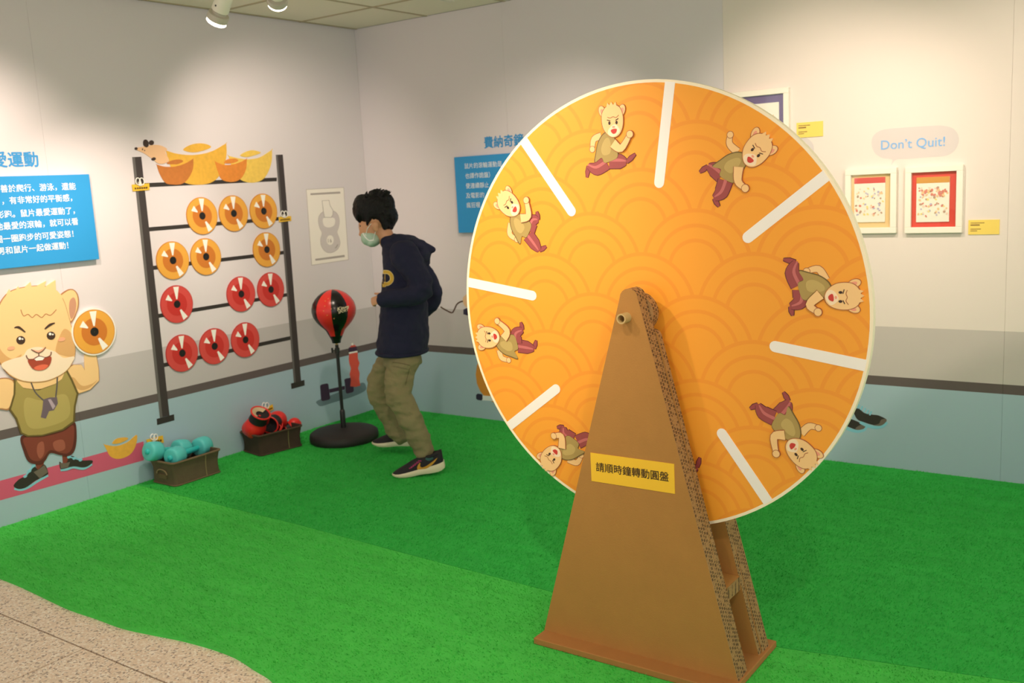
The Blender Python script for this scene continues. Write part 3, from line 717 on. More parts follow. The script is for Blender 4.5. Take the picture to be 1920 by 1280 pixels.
# ingots and mouse on the top bar
I2 = lambda pts: Z(230, 230, 4.268, pts)
ingot('ingot_print', [(345, 222), (347, 222), (420, 245), (520, 258), (620, 252), (720, 225), (826, 165), (827, 166), (830, 250), (810, 350), (760, 440), (690, 485), (600, 497), (510, 485), (440, 440), (385, 360)], [(484, 218), (530, 182), (600, 165), (670, 172), (706, 196), (640, 224), (560, 238)], gold('ingot_gold', 232,178,64), PL, I2, 'largest golden ingot print standing on the rack', .0022)
ingot('ingot_print', [(845, 265), (847, 265), (930, 285), (1010, 292), (1100, 275), (1192, 217), (1193, 218), (1190, 310), (1160, 400), (1110, 460), (1030, 480), (950, 460), (890, 400)], [(938, 262), (980, 234), (1030, 220), (1080, 228), (1102, 242), (1040, 265), (985, 275)], gold('ingot_yellow', 240,200,90), PL, I2, 'pale yellow ingot print beside the right rack post', .0026)
ingot('ingot_print', [(270, 335), (272, 335), (340, 352), (420, 350), (500, 325), (562, 288), (563, 290), (560, 370), (520, 450), (470, 490), (400, 495), (340, 480), (295, 410)], [(352, 328), (390, 302), (450, 294), (482, 310), (430, 332)], gold('ingot_brown', 196,118,50), PL, I2, 'brown copper ingot print under the mouse', .0030)
ingot('ingot_print', [(735, 310), (737, 310), (800, 335), (870, 335), (940, 315), (990, 288), (991, 290), (985, 370), (950, 440), (900, 470), (840, 472), (780, 440)], [(808, 322), (840, 292), (900, 288), (922, 305), (870, 325)], gold('ingot_amber', 226,138,52), PL, I2, 'small orange ingot print between the golden ones', .0034)
q = Film(PL, NL, .0002, .0038); q.add(I2([(352, 210), (300, 182), (240, 178), (190, 188), (140, 196), (100, 202), (110, 218), (160, 240), (200, 265), (240, 292), (280, 326), (325, 328), (368, 302), (340, 240)]), mf('mouse_peach', 236,190,146), True)
for x, y, a, b in ((184, 166, 5, 7.6), (228, 160, 4.6, 4.6), (105, 207, 2.6, 2.6), (245, 290, 4, 3)): q.add(ellp(*I2([(x, y)])[0], a, b, -.2), mf('mouse_dark', 58,40,34))
q.add(ellp(*I2([(155, 213)])[0], 1, 1.6), mf('mouse_dark', 0,0,0)); q.add(ellp(*I2([(172, 222)])[0], .9, 1.2), mf('mouse_dark', 0,0,0))
tag(q.build('mouse_print'), 'small peach mouse with black ears printed on the ingots', 'mural')

# round weight discs stuck on the rack
def disc_proto(kind, ca, cb, edge, R_=.1065):
    root = thing('weight_disc', (0, 0, 0), '', 'disc')
    def cyl(name, r, x0, x1, m, par, n=40):
        q = MB(); q.lathe([(.001, x1), (r, x1), (r, x0), (.001, x0)], m, (0,0,0), (1,0,0), n); return q.build(name, par)
    q = MB(); q.lathe([(.001, .005), (R_-.003, .005)], ca, (0,0,0), (1,0,0), 48); q.lathe([(R_-.003, .005), (R_, .005), (R_, 0), (.001, 0)], edge, (0,0,0), (1,0,0), 48); body = q.build('disc_body', root)
    cyl('inner_ring', R_*.62, .0045, .0056, cb, root); cyl('hub_dot', R_*.2, .005, .0064, M_black, root, 24)
    for a0, r0, r1, w0, w1 in ((87, .26, .92, .035, .17), (143, .36, .72, .03, .16), (-62, .36, .92, .05, .16)):
        a = math.radians(a0); e = Vector((0, math.cos(a), math.sin(a))); s = Vector((0, -math.sin(a), math.cos(a)))
        pts = [Vector((.006, 0, 0))+e*(r*R_)+s*(w*R_) for r, w in ((r0, -w0), (r1, -w1), (r1, w1), (r0, w0))]
        q = MB(); q.prism(pts, (-.001, 0, 0), M_white); q.build('glint', root, fix=False)
    return root
gA, gB = mf('disc_amber', 236,170,66), mf('disc_amber_inner', 208,122,42)
rA, rB = mf('disc_red', 218,76,70), mf('disc_red_inner', 204,50,44)
pa = disc_proto('amber', gA, gB, mf('disc_amber_edge', 206,132,44)); pr = disc_proto('red', rA, rB, mf('disc_red_edge', 186,48,46))
rows = [(pa, [(378, 404.6), (437, 400), (493.2, 395.7)], 'amber weight disc on the second rack bar'), (pa, [(323, 488), (385, 481), (499, 467.8)], 'amber weight disc on the third rack bar'),
        (pr, [(330.6, 570), (451, 551), (506.7, 542.5)], 'red weight disc on the fourth rack bar'), (pr, [(340.4, 661.7), (401, 648.8), (459, 636.7)], 'red weight disc on the lowest rack bar')]
ORD = {0: ('farthest from the right post', 'in the middle of its row', 'beside the right post'), 1: ('beside the left post', 'second from the left post', 'beside the right post'),
       2: ('beside the left post', 'left neighbour of the end disc', 'beside the right post'), 3: ('beside the left post', 'in the middle of its row', 'farthest from the left post')}
for ri, (pt, L, lab) in enumerate(rows):
    for ci, (x, y) in enumerate(L):
        o = pt if (ci == 0 and ri in (0, 2)) else copy_tree(pt)
        o.location = LW(x, y)+Vector((.0016, 0, 0)); tag(o, lab+', '+ORD[ri][ci], 'disc', 'weight discs on the wall rack')
o = copy_tree(pa); o.location = LW(174, 621.5)+Vector((.010, 0, 0)); s_ = 43/((FPX/depth(LW(174, 621)))*.1065)*.97; o.scale = (1, s_, s_); tag(o, 'amber weight disc with pale border raised by the hamster', 'disc', 'weight discs on the wall rack')
q = MB(); q.lathe([(.001, .0035), (.1135, .0035), (.1135, -.0095), (.001, -.0095)], M_white, (0,0,0), (1,0,0), 48); b = q.build('disc_border'); b.parent = o

# blue text board and heading
M_blue = mat('board_blue', C(40,152,220), .55); M_bluet = mat('heading_blue', C(58,150,214), .6); M_txt = mat('white_ink', C(244,248,252), .6)
def wall_text(body, x, y, size, m, parent, wall, off, bold=.010, name='lettering'):
    if wall == 'L': P = LW(x, y, off); return text_on(name, body, P-ZV*(size*.38), (0,1,0), (0,0,1), m, parent, bold, size=size)
    P = RW(x, y, off); return text_on(name, body, P-ZV*(size*.38), (1,0,0), (0,0,1), m, parent, bold if bold > .02 else .003, size=size)
tr = LW(160.6, 327); br = LW(180, 485.6)
yR = (tr.y+br.y)/2; zT = tr.z; zB = br.z
T_ = .032
q = MB(); q.box((0, yR-1.02, zB), (T_, yR, zT), M_blue)
board = thing('text_board', (0, yR-.5, zB), 'blue text board with six lines standing off the left wall', 'sign'); bd = q.build('board', board, bevel=.002)
Z1 = lambda x, y: Z(0, 220, 3.2, [(x, y)])[0]
a = LW(*Z1(0, 430), T_); b = LW(*Z1(457, 414), T_); pitch = (b.y-a.y)/9.75
for body, x, y in (('善於爬行、游泳，還能', 2, 428), ('，有非常好的平衡感，', 12, 500), ('影跑。鼠片最愛運動了，', -22, 584), ('他最愛的滾輪，就可以看', -30, 656), ('圈一圈跑步的可愛姿態！', -28, 733), ('男和鼠片一起做運動！', -16, 803)):
    wall_text(body, *Z1(x, y), pitch*.97, M_txt, bd, 'L', T_)
hd = thing('heading_lettering', LW(30, 330), 'blue heading letters above the left text board', 'lettering')
a = LW(*Z1(45, 250)); b = LW(*Z1(240, 247)); hp = (b.y-a.y)/2
wall_text('愛運動', *Z1(-50, 254), hp*.97, M_bluet, hd, 'L', 0, bold=.026)

# kettlebell poster
K = lambda pts: Z(560, 330, 7.108, pts)
q = Film(PL, NL, .0002); q.add(K([(98, 176), (602, 148), (668, 1117), (170, 1191)]), mf('poster_line', 190,180,176)); q.add(K([(104, 182), (596, 155), (660, 1111), (176, 1183)]), mf('poster_cream', 250,242,232))
kb, kl = mf('poster_grey', 214,204,202), mf('poster_dark', 176,166,160)
q.add(K([(155, 230), (552, 206), (554, 232), (157, 254)]), kl); q.add(K([(220, 1102), (610, 1050), (612, 1078), (222, 1128)]), kl)
body = [(262, 600), (275, 530), (320, 480), (390, 462), (470, 470), (520, 520), (540, 600), (530, 680), (510, 750), (535, 820), (548, 890), (525, 960), (470, 1005), (400, 1020), (340, 990), (300, 920), (292, 840), (310, 760), (280, 690)]
q.add(K([(405+(x-405)*1.025, 740+(y-740)*1.015) for x, y in body]), kl, True); q.add(K(body), kb, True)
q.add(K([(318, 600), (330, 560), (400, 550), (470, 560), (484, 605), (465, 660), (400, 685), (340, 665)]), mf('poster_cream', 0,0,0), True)
q.add(K([(308, 325), (405, 320), (418, 390), (460, 460), (455, 520), (430, 555), (340, 552), (325, 480)]), kl); q.add(K([(313, 330), (400, 326), (412, 392), (453, 462), (448, 518), (426, 548), (345, 546), (331, 478)]), mf('poster_cream', 0,0,0))
q.add(ellp(*K([(417, 853)])[0], 6.6, 9.2), mf('poster_cream', 0,0,0)); q.add(stroke(K([(482, 960), (500, 945), (518, 910)]), 1.6), kl)
ks = tag(q.build('kettlebell_poster'), 'cream poster with a grey kettlebell drawing marked 16', 'poster')
for ch_, xx in (('1', 392), ('6', 418)): text_on('numeral', ch_, LW(*K([(xx, 884)])[0], .004), (0,1,0), (0,0,1), kl, ks, .02, size=.033)
# bottle and purple dumbbell prints by the corner
B7 = lambda pts: Z(560, 600, 4, pts)
q = Film(PL, NL, .0002); q.add(B7([(138, 605), (250, 560), (420, 492), (480, 468), (503, 490), (498, 528), (400, 575), (250, 620), (170, 645), (142, 632)]), mf('print_shade', 110,132,142), True)
for pts in ([(160, 492), (172, 482), (212, 474), (222, 480), (236, 585), (228, 596), (180, 607), (168, 600)], [(342, 446), (352, 438), (396, 430), (406, 436), (413, 528), (405, 540), (364, 551), (354, 545)], [(228, 517), (345, 492), (347, 520), (232, 545)]): q.add(B7(pts), mf('dumbbell_purple', 62,36,66))
tag(q.build('dumbbell_print'), 'purple dumbbell with grey shadow printed by the corner', 'mural')
q = Film(PL, NL, .0002, .0022); q.add(B7([(378, 250), (440, 238), (443, 290), (455, 322), (444, 360), (456, 400), (452, 440), (461, 490), (425, 500), (386, 496), (391, 450), (382, 405), (392, 362), (380, 325), (375, 290)]), mf('bottle_red', 226,84,66))
q.add(B7([(375, 240), (438, 228), (440, 240), (377, 253)]), M_white); q.add(B7([(375, 205), (433, 195), (438, 229), (375, 241)]), mf('dumbbell_purple', 0,0,0)); q.add(B7([(382, 205), (396, 187), (418, 185), (431, 197)]), mf('bottle_red', 0,0,0)); q.add(B7([(395, 172), (406, 170), (409, 187), (395, 189)]), M_white)
tag(q.build('bottle_print'), 'red water bottle with purple cap printed near the corner', 'mural')

# hook tags: small yellow cards on white clips
def hook_tag(fn, off, quad, clip, label, cable=None):
    root = thing('hook_tag', fn(*quad[3], off), label, 'tag', 'yellow tags on white clips')
    n = Vector((1,0,0))
    P = [fn(x, y, off) for x, y in quad]
    q = MB(); q.prism([p+n*.002 for p in P], n*-.002, mat('tag_yellow', C(240,190,50), .6)); q.build('tag_card', root, fix=False)
    f2 = Film(lambda x, y: fn(x, y, off), n, .0003, .0024); (ax, ay), (bx, by), (cx_, cy_), (dx_, dy_) = quad
    for i in range(6):
        t0, t1 = .12+i*.13, .12+i*.13+.10
        l = lambda t, v: (ax+(bx-ax)*t+((dx_-ax)*(1-t)+(cx_-bx)*t)*v, ay+(by-ay)*t+((dy_-ay)*(1-t)+(cy_-by)*t)*v)
        f2.add([l(t0, .48), l(t1, .48), l(t1, .76), l(t0, .76)], mat('tag_ink', C(96,70,20), .7))
    f2.build('tag_text', root)
    q = MB(); cx0, cy0, r = clip
    for sx in (-.55, .55):
        c_ = fn(cx0+sx*r, cy0, off+.006); k = r/ (FPX/depth(c_))
        pts = [c_+Vector((0, .75*k*math.cos(t), 1.0*k*math.sin(t))) for t in [2*PI*i/14 for i in range(15)]]
        q.tube(pts, .0028, M_white, 6)
    e0 = fn(cx0, cy0+r*.9, off+.004); q.box((0, e0.y-.008, e0.z-.008), (off+.008, e0.y+.008, e0.z+.014), mat('clip_clear', C(225,222,214), .25)); q.build('clip', root)
    return root
def LW3(x, y, o): return LW(x, y, o)
hook_tag(LW3, .004, [(247, 346), (279.5, 343.5), (280.2, 356), (249, 358.5)], (262.5, 340, 6.5), 'yellow tag on a white clip at the left rack post')
hook_tag(LW3, .004, [(522, 406.5), (545.5, 404.8), (546, 413.8), (523, 416.5)], (533, 401, 5.5), 'yellow tag on a white clip at the right rack post')
hook_tag(LW3, .004, [(274, 824), (305, 816), (307, 829), (277, 836)], (289, 819, 5.5), 'yellow tag on a white clip above the teal dumbbells')
hook_tag(LW3, .004, [(496, 766), (511, 757.5), (512.5, 767), (498, 774)], (498, 760, 5.5), 'yellow tag on a white clip above the boxing gloves')

# ================================================================== prints, boards and frames on the back wall
Z8 = lambda x, y: Z(840, 220, 4.9214, [(x, y)])[0]
tl = RW(*Z8(85, 368)); bl = RW(*Z8(125, 1062)); xL = (tl.x+bl.x)/2
q = MB(); q.box((xL, -T_, bl.z), (xL+.86, 0, tl.z), M_blue)
board2 = thing('text_board', (xL+.4, 0, bl.z), 'blue text board with five short lines on the back wall', 'sign'); bd2 = q.build('board', board2, bevel=.002)
a = RW(*Z8(155, 448), T_); b = RW(*Z8(470, 425), T_); pitch2 = (b.x-a.x)/7.0
for body, x, y in (('鼠片的滾輪運動是', 155, 450), ('也譯作詭盤）', 160, 541), ('使連續靜止', 165, 632), ('及電影的', 168, 722), ('瘋狂喔', 172, 810)):
    wall_text(body, *Z8(x, y), pitch2*.97, M_txt, bd2, 'R', T_)
hd2 = thing('heading_lettering', RW(*Z8(500, 300)), 'blue heading letters above the back wall text board', 'lettering')
a = RW(*Z8(335, 232)); b = RW(*Z8(610, 218)); hp2 = (b.x-a.x)/2.9
wall_text('費納奇鏡', *Z8(335, 234), hp2*.97, M_bluet, hd2, 'R', 0, bold=.026)
# rope and hand, ball, white dumbbell and shoes printed behind the wheel
q = Film(PR, NR, .0002); q.add(stroke([(826, 575), (834, 580), (847, 586), (852, 580), (857, 570), (866, 565), (884, 563)], 2.6), mf('rope_brown', 84,58,44)); q.add([(868, 560), (874, 552), (884, 548), (900, 556), (904, 580), (886, 578), (872, 574)], mf('hand_peach', 240,196,150), True)
q.add([(869, 580), (876, 577), (900, 580), (900, 592), (876, 591), (869, 589)], mf('navy', 44,40,66))
tag(q.build('rope_print'), 'brown skipping rope end and hand printed on the back wall', 'mural')
q = Film(PR, NR, .0002); q.add(ellp(938, 702, 46, 54), mf('ball_orange', 226,148,52)); tag(q.build('ball_print'), 'orange ball printed low on the back wall', 'mural')
q = Film(PR, NR, .0002, .0014); q.add([(904, 741), (1010, 750), (1010, 758), (904, 750)], mf('rod_white', 236,240,242)); q.add([(893, 740), (896, 737.5), (903, 738.5), (905, 741), (905, 748), (903, 750.5), (896, 749.5), (893, 747)], mf('navy', 0,0,0))
tag(q.build('rod_print'), 'white rod with navy end printed under the orange ball', 'mural')
S4 = lambda pts: Z(1520, 580, 3.555, pts)
q = Film(PR, NR, .0002)
for pts, toe, sole in (([(230, 720), (270, 730), (310, 745), (350, 765), (366, 775), (350, 795), (310, 802), (260, 785), (225, 765)], [(330, 770), (352, 766), (367, 776), (350, 796), (310, 802), (300, 790)], [(215, 775), (260, 800), (310, 812), (355, 802), (372, 780)]),
                       ([(285, 670), (320, 660), (360, 690), (410, 700), (450, 705), (500, 728), (504, 745), (470, 772), (420, 770), (360, 752), (310, 730)], [(455, 760), (470, 735), (500, 728), (505, 745), (470, 773), (420, 771)], [(330, 750), (380, 775), (430, 785), (480, 778), (508, 750)])):
    q.add(S4(stroke(sole, 20)), s_bl); q.add(S4(pts), s_bk, True); q.add(S4(toe), s_gr, True)
for x, y in ((320, 645), (340, 655), (360, 668), (380, 680), (400, 690)): q.add(S4(stroke([(x+6, y-12), (x-6, y+14)], 10)), s_bl)
tag(q.build('shoes_print'), 'pair of black sports shoes with blue soles printed on the back wall', 'mural')
# speech bubbles
bub = mf('bubble', 216,206,204)
Q7 = lambda pts: Z(1360, 140, 3.4286, pts)
q = Film(PR, NR, .0002); q.add(Q7([(940, 440), (955, 390), (1010, 355), (1120, 342), (1300, 330), (1400, 328), (1470, 350), (1502, 410), (1480, 480), (1420, 520), (1300, 530), (1180, 540), (1100, 545), (1066, 580), (1072, 545), (1010, 535), (960, 500)]), bub, True, 5)
sp_ = tag(q.build('speech_bubble_print'), 'grey speech bubble print reading Don’t Quit!', 'mural')
a = RW(*Q7([(1002, 472)])[0]); b = RW(*Q7([(1412, 466)])[0])
text_on('lettering', 'Don’t Quit!', Vector((a.x, -.001, (a.z+b.z)/2)), (1,0,0), (0,0,1), mf('bubble_blue', 128,182,240), sp_, 0, width=b.x-a.x)
q = Film(PR, NR, .0002); q.add([(1390, 262), (1430, 252), (1480, 251), (1512, 258), (1526, 276), (1516, 300), (1470, 312), (1400, 312)], bub, True); tag(q.build('speech_bubble_print'), 'small grey speech bubble print below the purple framed print', 'mural')
# frames
def glass_mat():
    m = bpy.data.materials.new('picture_glass'); m.use_nodes = True; nt = m.node_tree; nt.nodes.clear()
    o = nt.nodes.new('ShaderNodeOutputMaterial'); t = nt.nodes.new('ShaderNodeBsdfTransparent'); g = nt.nodes.new('ShaderNodeBsdfGlossy'); g.inputs['Roughness'].default_value = .03
    mx = nt.nodes.new('ShaderNodeMixShader'); mx.inputs[0].default_value = .045
    nt.links.new(t.outputs[0], mx.inputs[1]); nt.links.new(g.outputs[0], mx.inputs[2]); nt.links.new(mx.outputs[0], o.inputs[0]); return m
M_glass = glass_mat(); M_frame = mat('frame_white', C(246,240,226), .45)
def frame(x0, x1, z0, z1, matcol, sheet, band, label, seed, fw=.028, D=.026):
    root = thing('picture_frame', ((x0+x1)/2, 0, z0), label, 'picture', 'white picture frames on the back wall')
    for a, b, c, d in ((x0, x1, z1-fw, z1), (x0, x1, z0, z0+fw), (x0, x0+fw, z0+fw, z1-fw), (x1-fw, x1, z0+fw, z1-fw)):
        q = MB(); q.box((a, -D, c), (b, 0, d), M_frame); q.build('frame_rail', root, bevel=.002)
    q = MB(); q.box((x0+fw, -.006, z0+fw), (x1-fw, 0, z1-fw), matcol); q.build('mount_board', root)
    sx0, sx1, sz0, sz1 = sheet; q = MB(); q.box((sx0, -.0125, sz0), (sx1, -.006, sz1), mat('sheet_paper', C(252,248,232), .6)); sh = q.build('sticker_sheet', root)
    f3 = Film(lambda x, z: Vector((x, -.0125, z)), (0,-1,0), .00003, .0006); r = random.Random(seed)
    if band: f3.add([(sx0, sz1-.028), (sx1, sz1-.028), (sx1, sz1), (sx0, sz1)], band)
    pal = [mf('ic_red', 228,136,122), mf('ic_brown', 196,160,136), mf('ic_orange', 246,208,160), mf('ic_yellow', 250,230,140), mf('ic_violet', 196,188,214), mf('ic_peach', 248,224,204)]
    W_, H_ = sx1-sx0, sz1-sz0
    for j in range(4):
        for i in range(4):
            cx0 = sx0+W_*(.14+.24*i); cz0 = sz1-.05-(H_-.07)*(.1+.25*j)
            for k in range(4):
                f3.add(ellp(cx0+r.uniform(-.012, .012), cz0+r.uniform(-.016, .016), r.uniform(.003, .006), r.uniform(.003, .007), r.uniform(0, 3), 9), r.choice(pal))
    if seed == 3:
        for k in range(26): f3.add(ellp(sx0+W_*r.uniform(.1, .9), sz1-.07+r.uniform(-.02, .014), r.uniform(.004, .009), r.uniform(.003, .007), r.uniform(0, 3), 9), pal[0] if k % 3 else pal[2])
    f3.build('sticker_icons', sh)
    q = MB(); q.box((x0+fw-.004, -.019, z0+fw-.004), (x1-fw+.004, -.0175, z1-fw+.004), M_glass); q.build('glass_pane', root)
def rq(x0, y0, x1, y1):
    a = RW(x0, y0, .02); b = RW(x1, y1, .02); return min(a.x, b.x), max(a.x, b.x), min(a.z, b.z), max(a.z, b.z)
x0, x1, z0, z1 = rq(1697.5, 313.5, 1803.5, 436); sx = rq(1718, 333, 1778.5, 415.5)
frame(x0, x1, z0, z1, mf('mount_red', 222,72,60), sx, mf('band_ochre', 222,160,70), 'white frame with red mount around a sticker sheet', 3)
zc0, zc1 = z0, z1
x0, x1, z0, z1 = rq(1580, 318, 1680, 436); x0 = x1-.243; sx = rq(1601, 334, 1658.5, 416)
frame(x0, x1, zc0+.002, zc1+.002, mf('mount_tan', 240,208,150), sx, mf('band_red', 226,86,80), 'white frame with tan mount around a sticker sheet', 4)
a = RW(1479, 163, .02); b = RW(1475, 350, .02)
frame(a.x-.34, a.x, a.z-.42, a.z, mf('mount_purple', 108,92,138), (a.x-.285, a.x-.055, a.z-.355, a.z-.068), None, 'white frame with purple mount around a sticker sheet', 7)
# yellow caption cards
def caption(x0, y0, x1, y1, label):
    a = RW(x0, y0, .004); b = RW(x1, y1, .004); q = MB(); q.box((a.x, -.005, b.z), (b.x, 0, a.z), mat('caption_yellow', C(246,216,104), .6)); o = tag(q.build('caption_card'), label, 'caption', 'yellow caption cards on the back wall')
    f4 = Film(lambda x, z: Vector((x, -.005, z)), (0,-1,0), .0001, .0006); W_ = b.x-a.x; H_ = a.z-b.z
    for u, v, l, t in ((.07, .18, .45, .05), (.07, .30, .3, .09), (.07, .6, .34, .05), (.07, .72, .22, .05)): f4.add([(a.x+W_*u, a.z-H_*v), (a.x+W_*(u+l), a.z-H_*v), (a.x+W_*(u+l), a.z-H_*(v+t)), (a.x+W_*u, a.z-H_*(v+t))], mf('caption_ink', 150,116,60))
    f4.build('caption_text', o)
caption(1493.5, 230.5, 1543, 255, 'yellow caption card beside the purple framed print')
caption(1816, 412.5, 1873.5, 439, 'yellow caption card beside the red framed print')

# ================================================================== fabric baskets and what lies in them
def rrect(cx, cy, hx, hy, r, n=5):
    out = []
    for sx, sy, a0 in ((1, 1, 0), (-1, 1, PI/2), (-1, -1, PI), (1, -1, 3*PI/2)):
        for k in range(n+1):
            a = a0+PI/2*k/n; out.append((cx+sx*(hx-r)+r*math.cos(a), cy+sy*(hy-r)+r*math.sin(a)))
    return out
def basket(loc, yaw, label, cloth, edge, stitch, seed, hx=.108, hy=.155, h=.135, patch=False):
    root = thing('storage_basket', loc, label, 'basket', 'fabric baskets along the left wall'); root.rotation_euler = (0, 0, yaw)
    r = random.Random(seed); sag = lambda x, y: .008*noise.noise(Vector((x*9+seed, y*9, 0)))
    def ring(k, z, out=0): return [Vector((x, y, z+(sag(x, y) if z > .1 else 0))) for x, y in rrect(0, 0, hx*k+out, hy*k+out, .022)]
    def loc_build(q, name, par=root, sm=True, **kw):
        o = q.build(name, **kw); o.parent = par
        if sm: smooth_auto(o, 50)
        return o
    q = MB(); rs = []
    for t in range(7):
        u = t/6; k = .97+.05*u; b_ = .006*math.sin(u*PI)
        rg = ring(k, .001+h*u, -b_); rs.append([p+Vector((.004*noise.noise(p*14+Vector((seed, 0, 0))), .004*noise.noise(p*14+Vector((0, seed, 3))), 0)) if 0 < t < 6 else p for p in rg])
    rs.append(ring(1.02, h+.001, -.006)); rs.append(ring(.97, .02, -.008)); rs.append([p*0.999 for p in ring(.96, .012, -.012)])
    q.rings(rs, cloth); loc_build(q, 'basket_body')
    q = MB(); rg = ring(1.022, h-.004); q.tube(rg+[rg[0], rg[1]], .0062, edge, 8); loc_build(q, 'rim_binding')
    q = MB(); rg = ring(.965, .006, .001); q.tube(rg+[rg[0], rg[1]], .0042, edge, 6); loc_build(q, 'base_piping')
    q = MB(); sy = hy*.34
    q.rings([[Vector((x_+(.004), yy, zz)) for yy, zz in ((sy-.0025, z), (sy+.0025, z))]+[Vector((x_-.004, sy, z))] for x_, z in [(hx*(.97+.05*u)-.006*math.sin(u*PI)-.001, .004+(h-.012)*u) for u in [i/6 for i in range(7)]]], stitch); loc_build(q, 'stitched_seam')
    if patch:
        q = MB(); e = [Vector((.045*math.cos(t), -hy*.985-.004, .062+.026*math.sin(t))) for t in [PI*i/14 for i in range(15)]]; q.tube(e, .0038, mat('rope_trim', C(150,128,96), .9), 6)
        loc_build(q, 'rope_handle')
        q = MB(); q.box((-.034, -hy*.985-.003, .036), (.034, -hy*.985+.006, .060), mat('basket_patch', C(104,88,60), .9)); loc_build(q, 'printed_patch', bevel=.002)
    return root
cl1 = mat('canvas_olive', C(96,82,60), .95, bump=(260, .4), vary=(18, .22)); cl2 = mat('canvas_brown', C(66,50,38), .95, bump=(260, .4), vary=(18, .22))
basket((.152, -1.765, .006), 0, 'olive fabric basket holding teal dumbbells', cl1, mat('canvas_olive_edge', C(112,94,68), .95, bump=(200, .3)), mat('stitch_olive', C(142,126,86), .9), 3, patch=True)
basket((.138, -1.135, .006), math.radians(-10), 'dark brown fabric basket holding red boxing gloves', cl2, mat('canvas_brown_edge', C(74,58,42), .95, bump=(200, .3)), mat('stitch_brown', C(118,108,70), .9), 8, .108, .150, .130)
M_teal = mat('teal_plastic', C(40,186,184), .35); M_tealL = mat('teal_plastic_pale', C(84,196,194), .4)
def dumbbell(a, b, label):
    a = Vector(a); b = Vector(b); d = (b-a).normalized(); L = (b-a).length
    root = thing('dumbbell', (a+b)/2, label, 'dumbbell', 'teal plastic dumbbells')
    for c, s in ((a, -1), (b, 1)):
        q = MB(); q.lathe([(.001, -.041), (.036, -.041), (.046, -.039), (.0505, -.034), (.0525, -.02), (.0535, 0), (.0525, .02), (.0505, .034), (.046, .039), (.036, .041), (.001, .041)], M_tealL, c, d*s, 32); smooth_auto(q.build('weight_head', root), 60)
        q = MB(); q.lathe([(.016, .034), (.0155, .048), (.010, .053), (.001, .054)], M_teal, c, d*s, 20); smooth_auto(q.build('end_cap', root), 60)
    q = MB(); q.tube([a.lerp(b, t) for t in (.15, .3, .42, .5, .58, .7, .85)], [.013, .0145, .016, .0165, .016, .0145, .013], M_teal, 18); smooth_auto(q.build('grip', root), 60)
dumbbell(LW(329, 855, .185), LW(379, 836, .125), 'teal dumbbell lying on top with its grip in view')
dumbbell(LW(288, 845.5, .10), LW(340, 841, .075), 'teal dumbbell overhanging the basket end by the wall')
q = MB(); q.box((.07, -1.86, .02), (.23, -1.68, .034), mat('maroon_cloth', C(120,44,52), .9)); tag(q.build('folded_cloth', bevel=.006), 'maroon cloth folded under the teal dumbbells', 'cloth')

M_red = mat('glove_red', C(222,42,34), .38, bump=(60, .12)); M_blk = mat('glove_black', C(24,22,24), .55, bump=(90, .15)); M_tan = mat('glove_lining', C(196,176,140), .8)
def rotm(fwd, up):
    f_ = Vector(fwd).normalized(); u_ = Vector(up); u_ = (u_-f_*u_.dot(f_)).normalized(); s_ = u_.cross(f_)
    return Matrix((f_, s_, u_)).transposed()
def glove(fist, cuff, up, label, s=1.0, lining=False):
    fist = Vector(fist); cuff = Vector(cuff); d = (fist-cuff).normalized(); R3 = rotm(d, up); side = R3.col[1]; upv = R3.col[2]
    root = thing('boxing_glove', (fist+cuff)/2-ZV*.03, label, 'glove', 'red and black boxing gloves')
    blob('fist', [ellf(fist, .062*s, .056*s, .054*s, R3), ellf(fist+d*.02*s-upv*.02*s, .045*s, .050*s, .042*s, R3), ellf(fist-d*.035*s, .045*s, .047*s, .045*s, R3)], .006, M_red, root, 5)
    blob('thumb', [cap_chain([fist-d*.055*s+side*.048*s, fist-d*.015*s+side*.062*s-upv*.01*s, fist+d*.03*s+side*.050*s-upv*.02*s], [.021*s, .023*s, .019*s])], .006, M_red, root, 4)
    c0 = fist-d*.045*s; q = MB()
    q.tube([c0, c0.lerp(cuff, .4), cuff], [.046*s, .043*s, .048*s], M_blk, 24, False); smooth_auto(q.build('cuff', root), 60)
    q = MB(); rim = [cuff+(side*math.cos(t)+upv*math.sin(t))*.048*s for t in [2*PI*i/24 for i in range(25)]]; q.tube(rim, .0045*s, M_red, 8); smooth_auto(q.build('cuff_binding', root))
    q = MB(); q.lathe([(.047*s, -.001), (.040*s, -.012), (.001, -.022)], M_blk, cuff-d*.0005, -d, 24); ln_ = q.build('lining', root)
    if lining: q = MB(); q.lathe([(.046*s, .0005), (.030*s, -.005), (.022*s, -.010)], M_tan, cuff-d*.0005, -d, 18, 1.2, 4.4); q.build('tan_padding', ln_, fix=False)
glove(LW(478, 801, .13), LW(489, 774, .195), (1, 0, .3), 'red boxing glove with its tan-lined cuff turned up', 1.2, True)
glove(LW(520, 787, .10), LW(506, 797, .16), (0, 0, 1), 'red boxing glove leaning behind with black palm outward', 1.05)
glove(LW(551, 794, .14), LW(536, 805, .12), (0, 0, 1), 'red boxing glove poking out at the far end of the basket', .68)
q = MB(); q.tube([LW(523, 794, .17), LW(527, 800, .19), LW(524, 808, .20)], .004, M_red, 8); q.tube([LW(529, 793, .16), LW(529, 801, .185), LW(525, 808, .20)], .004, M_red, 8); tag(q.build('glove_lace'), 'red cord loop hanging between the boxing gloves', 'cord')

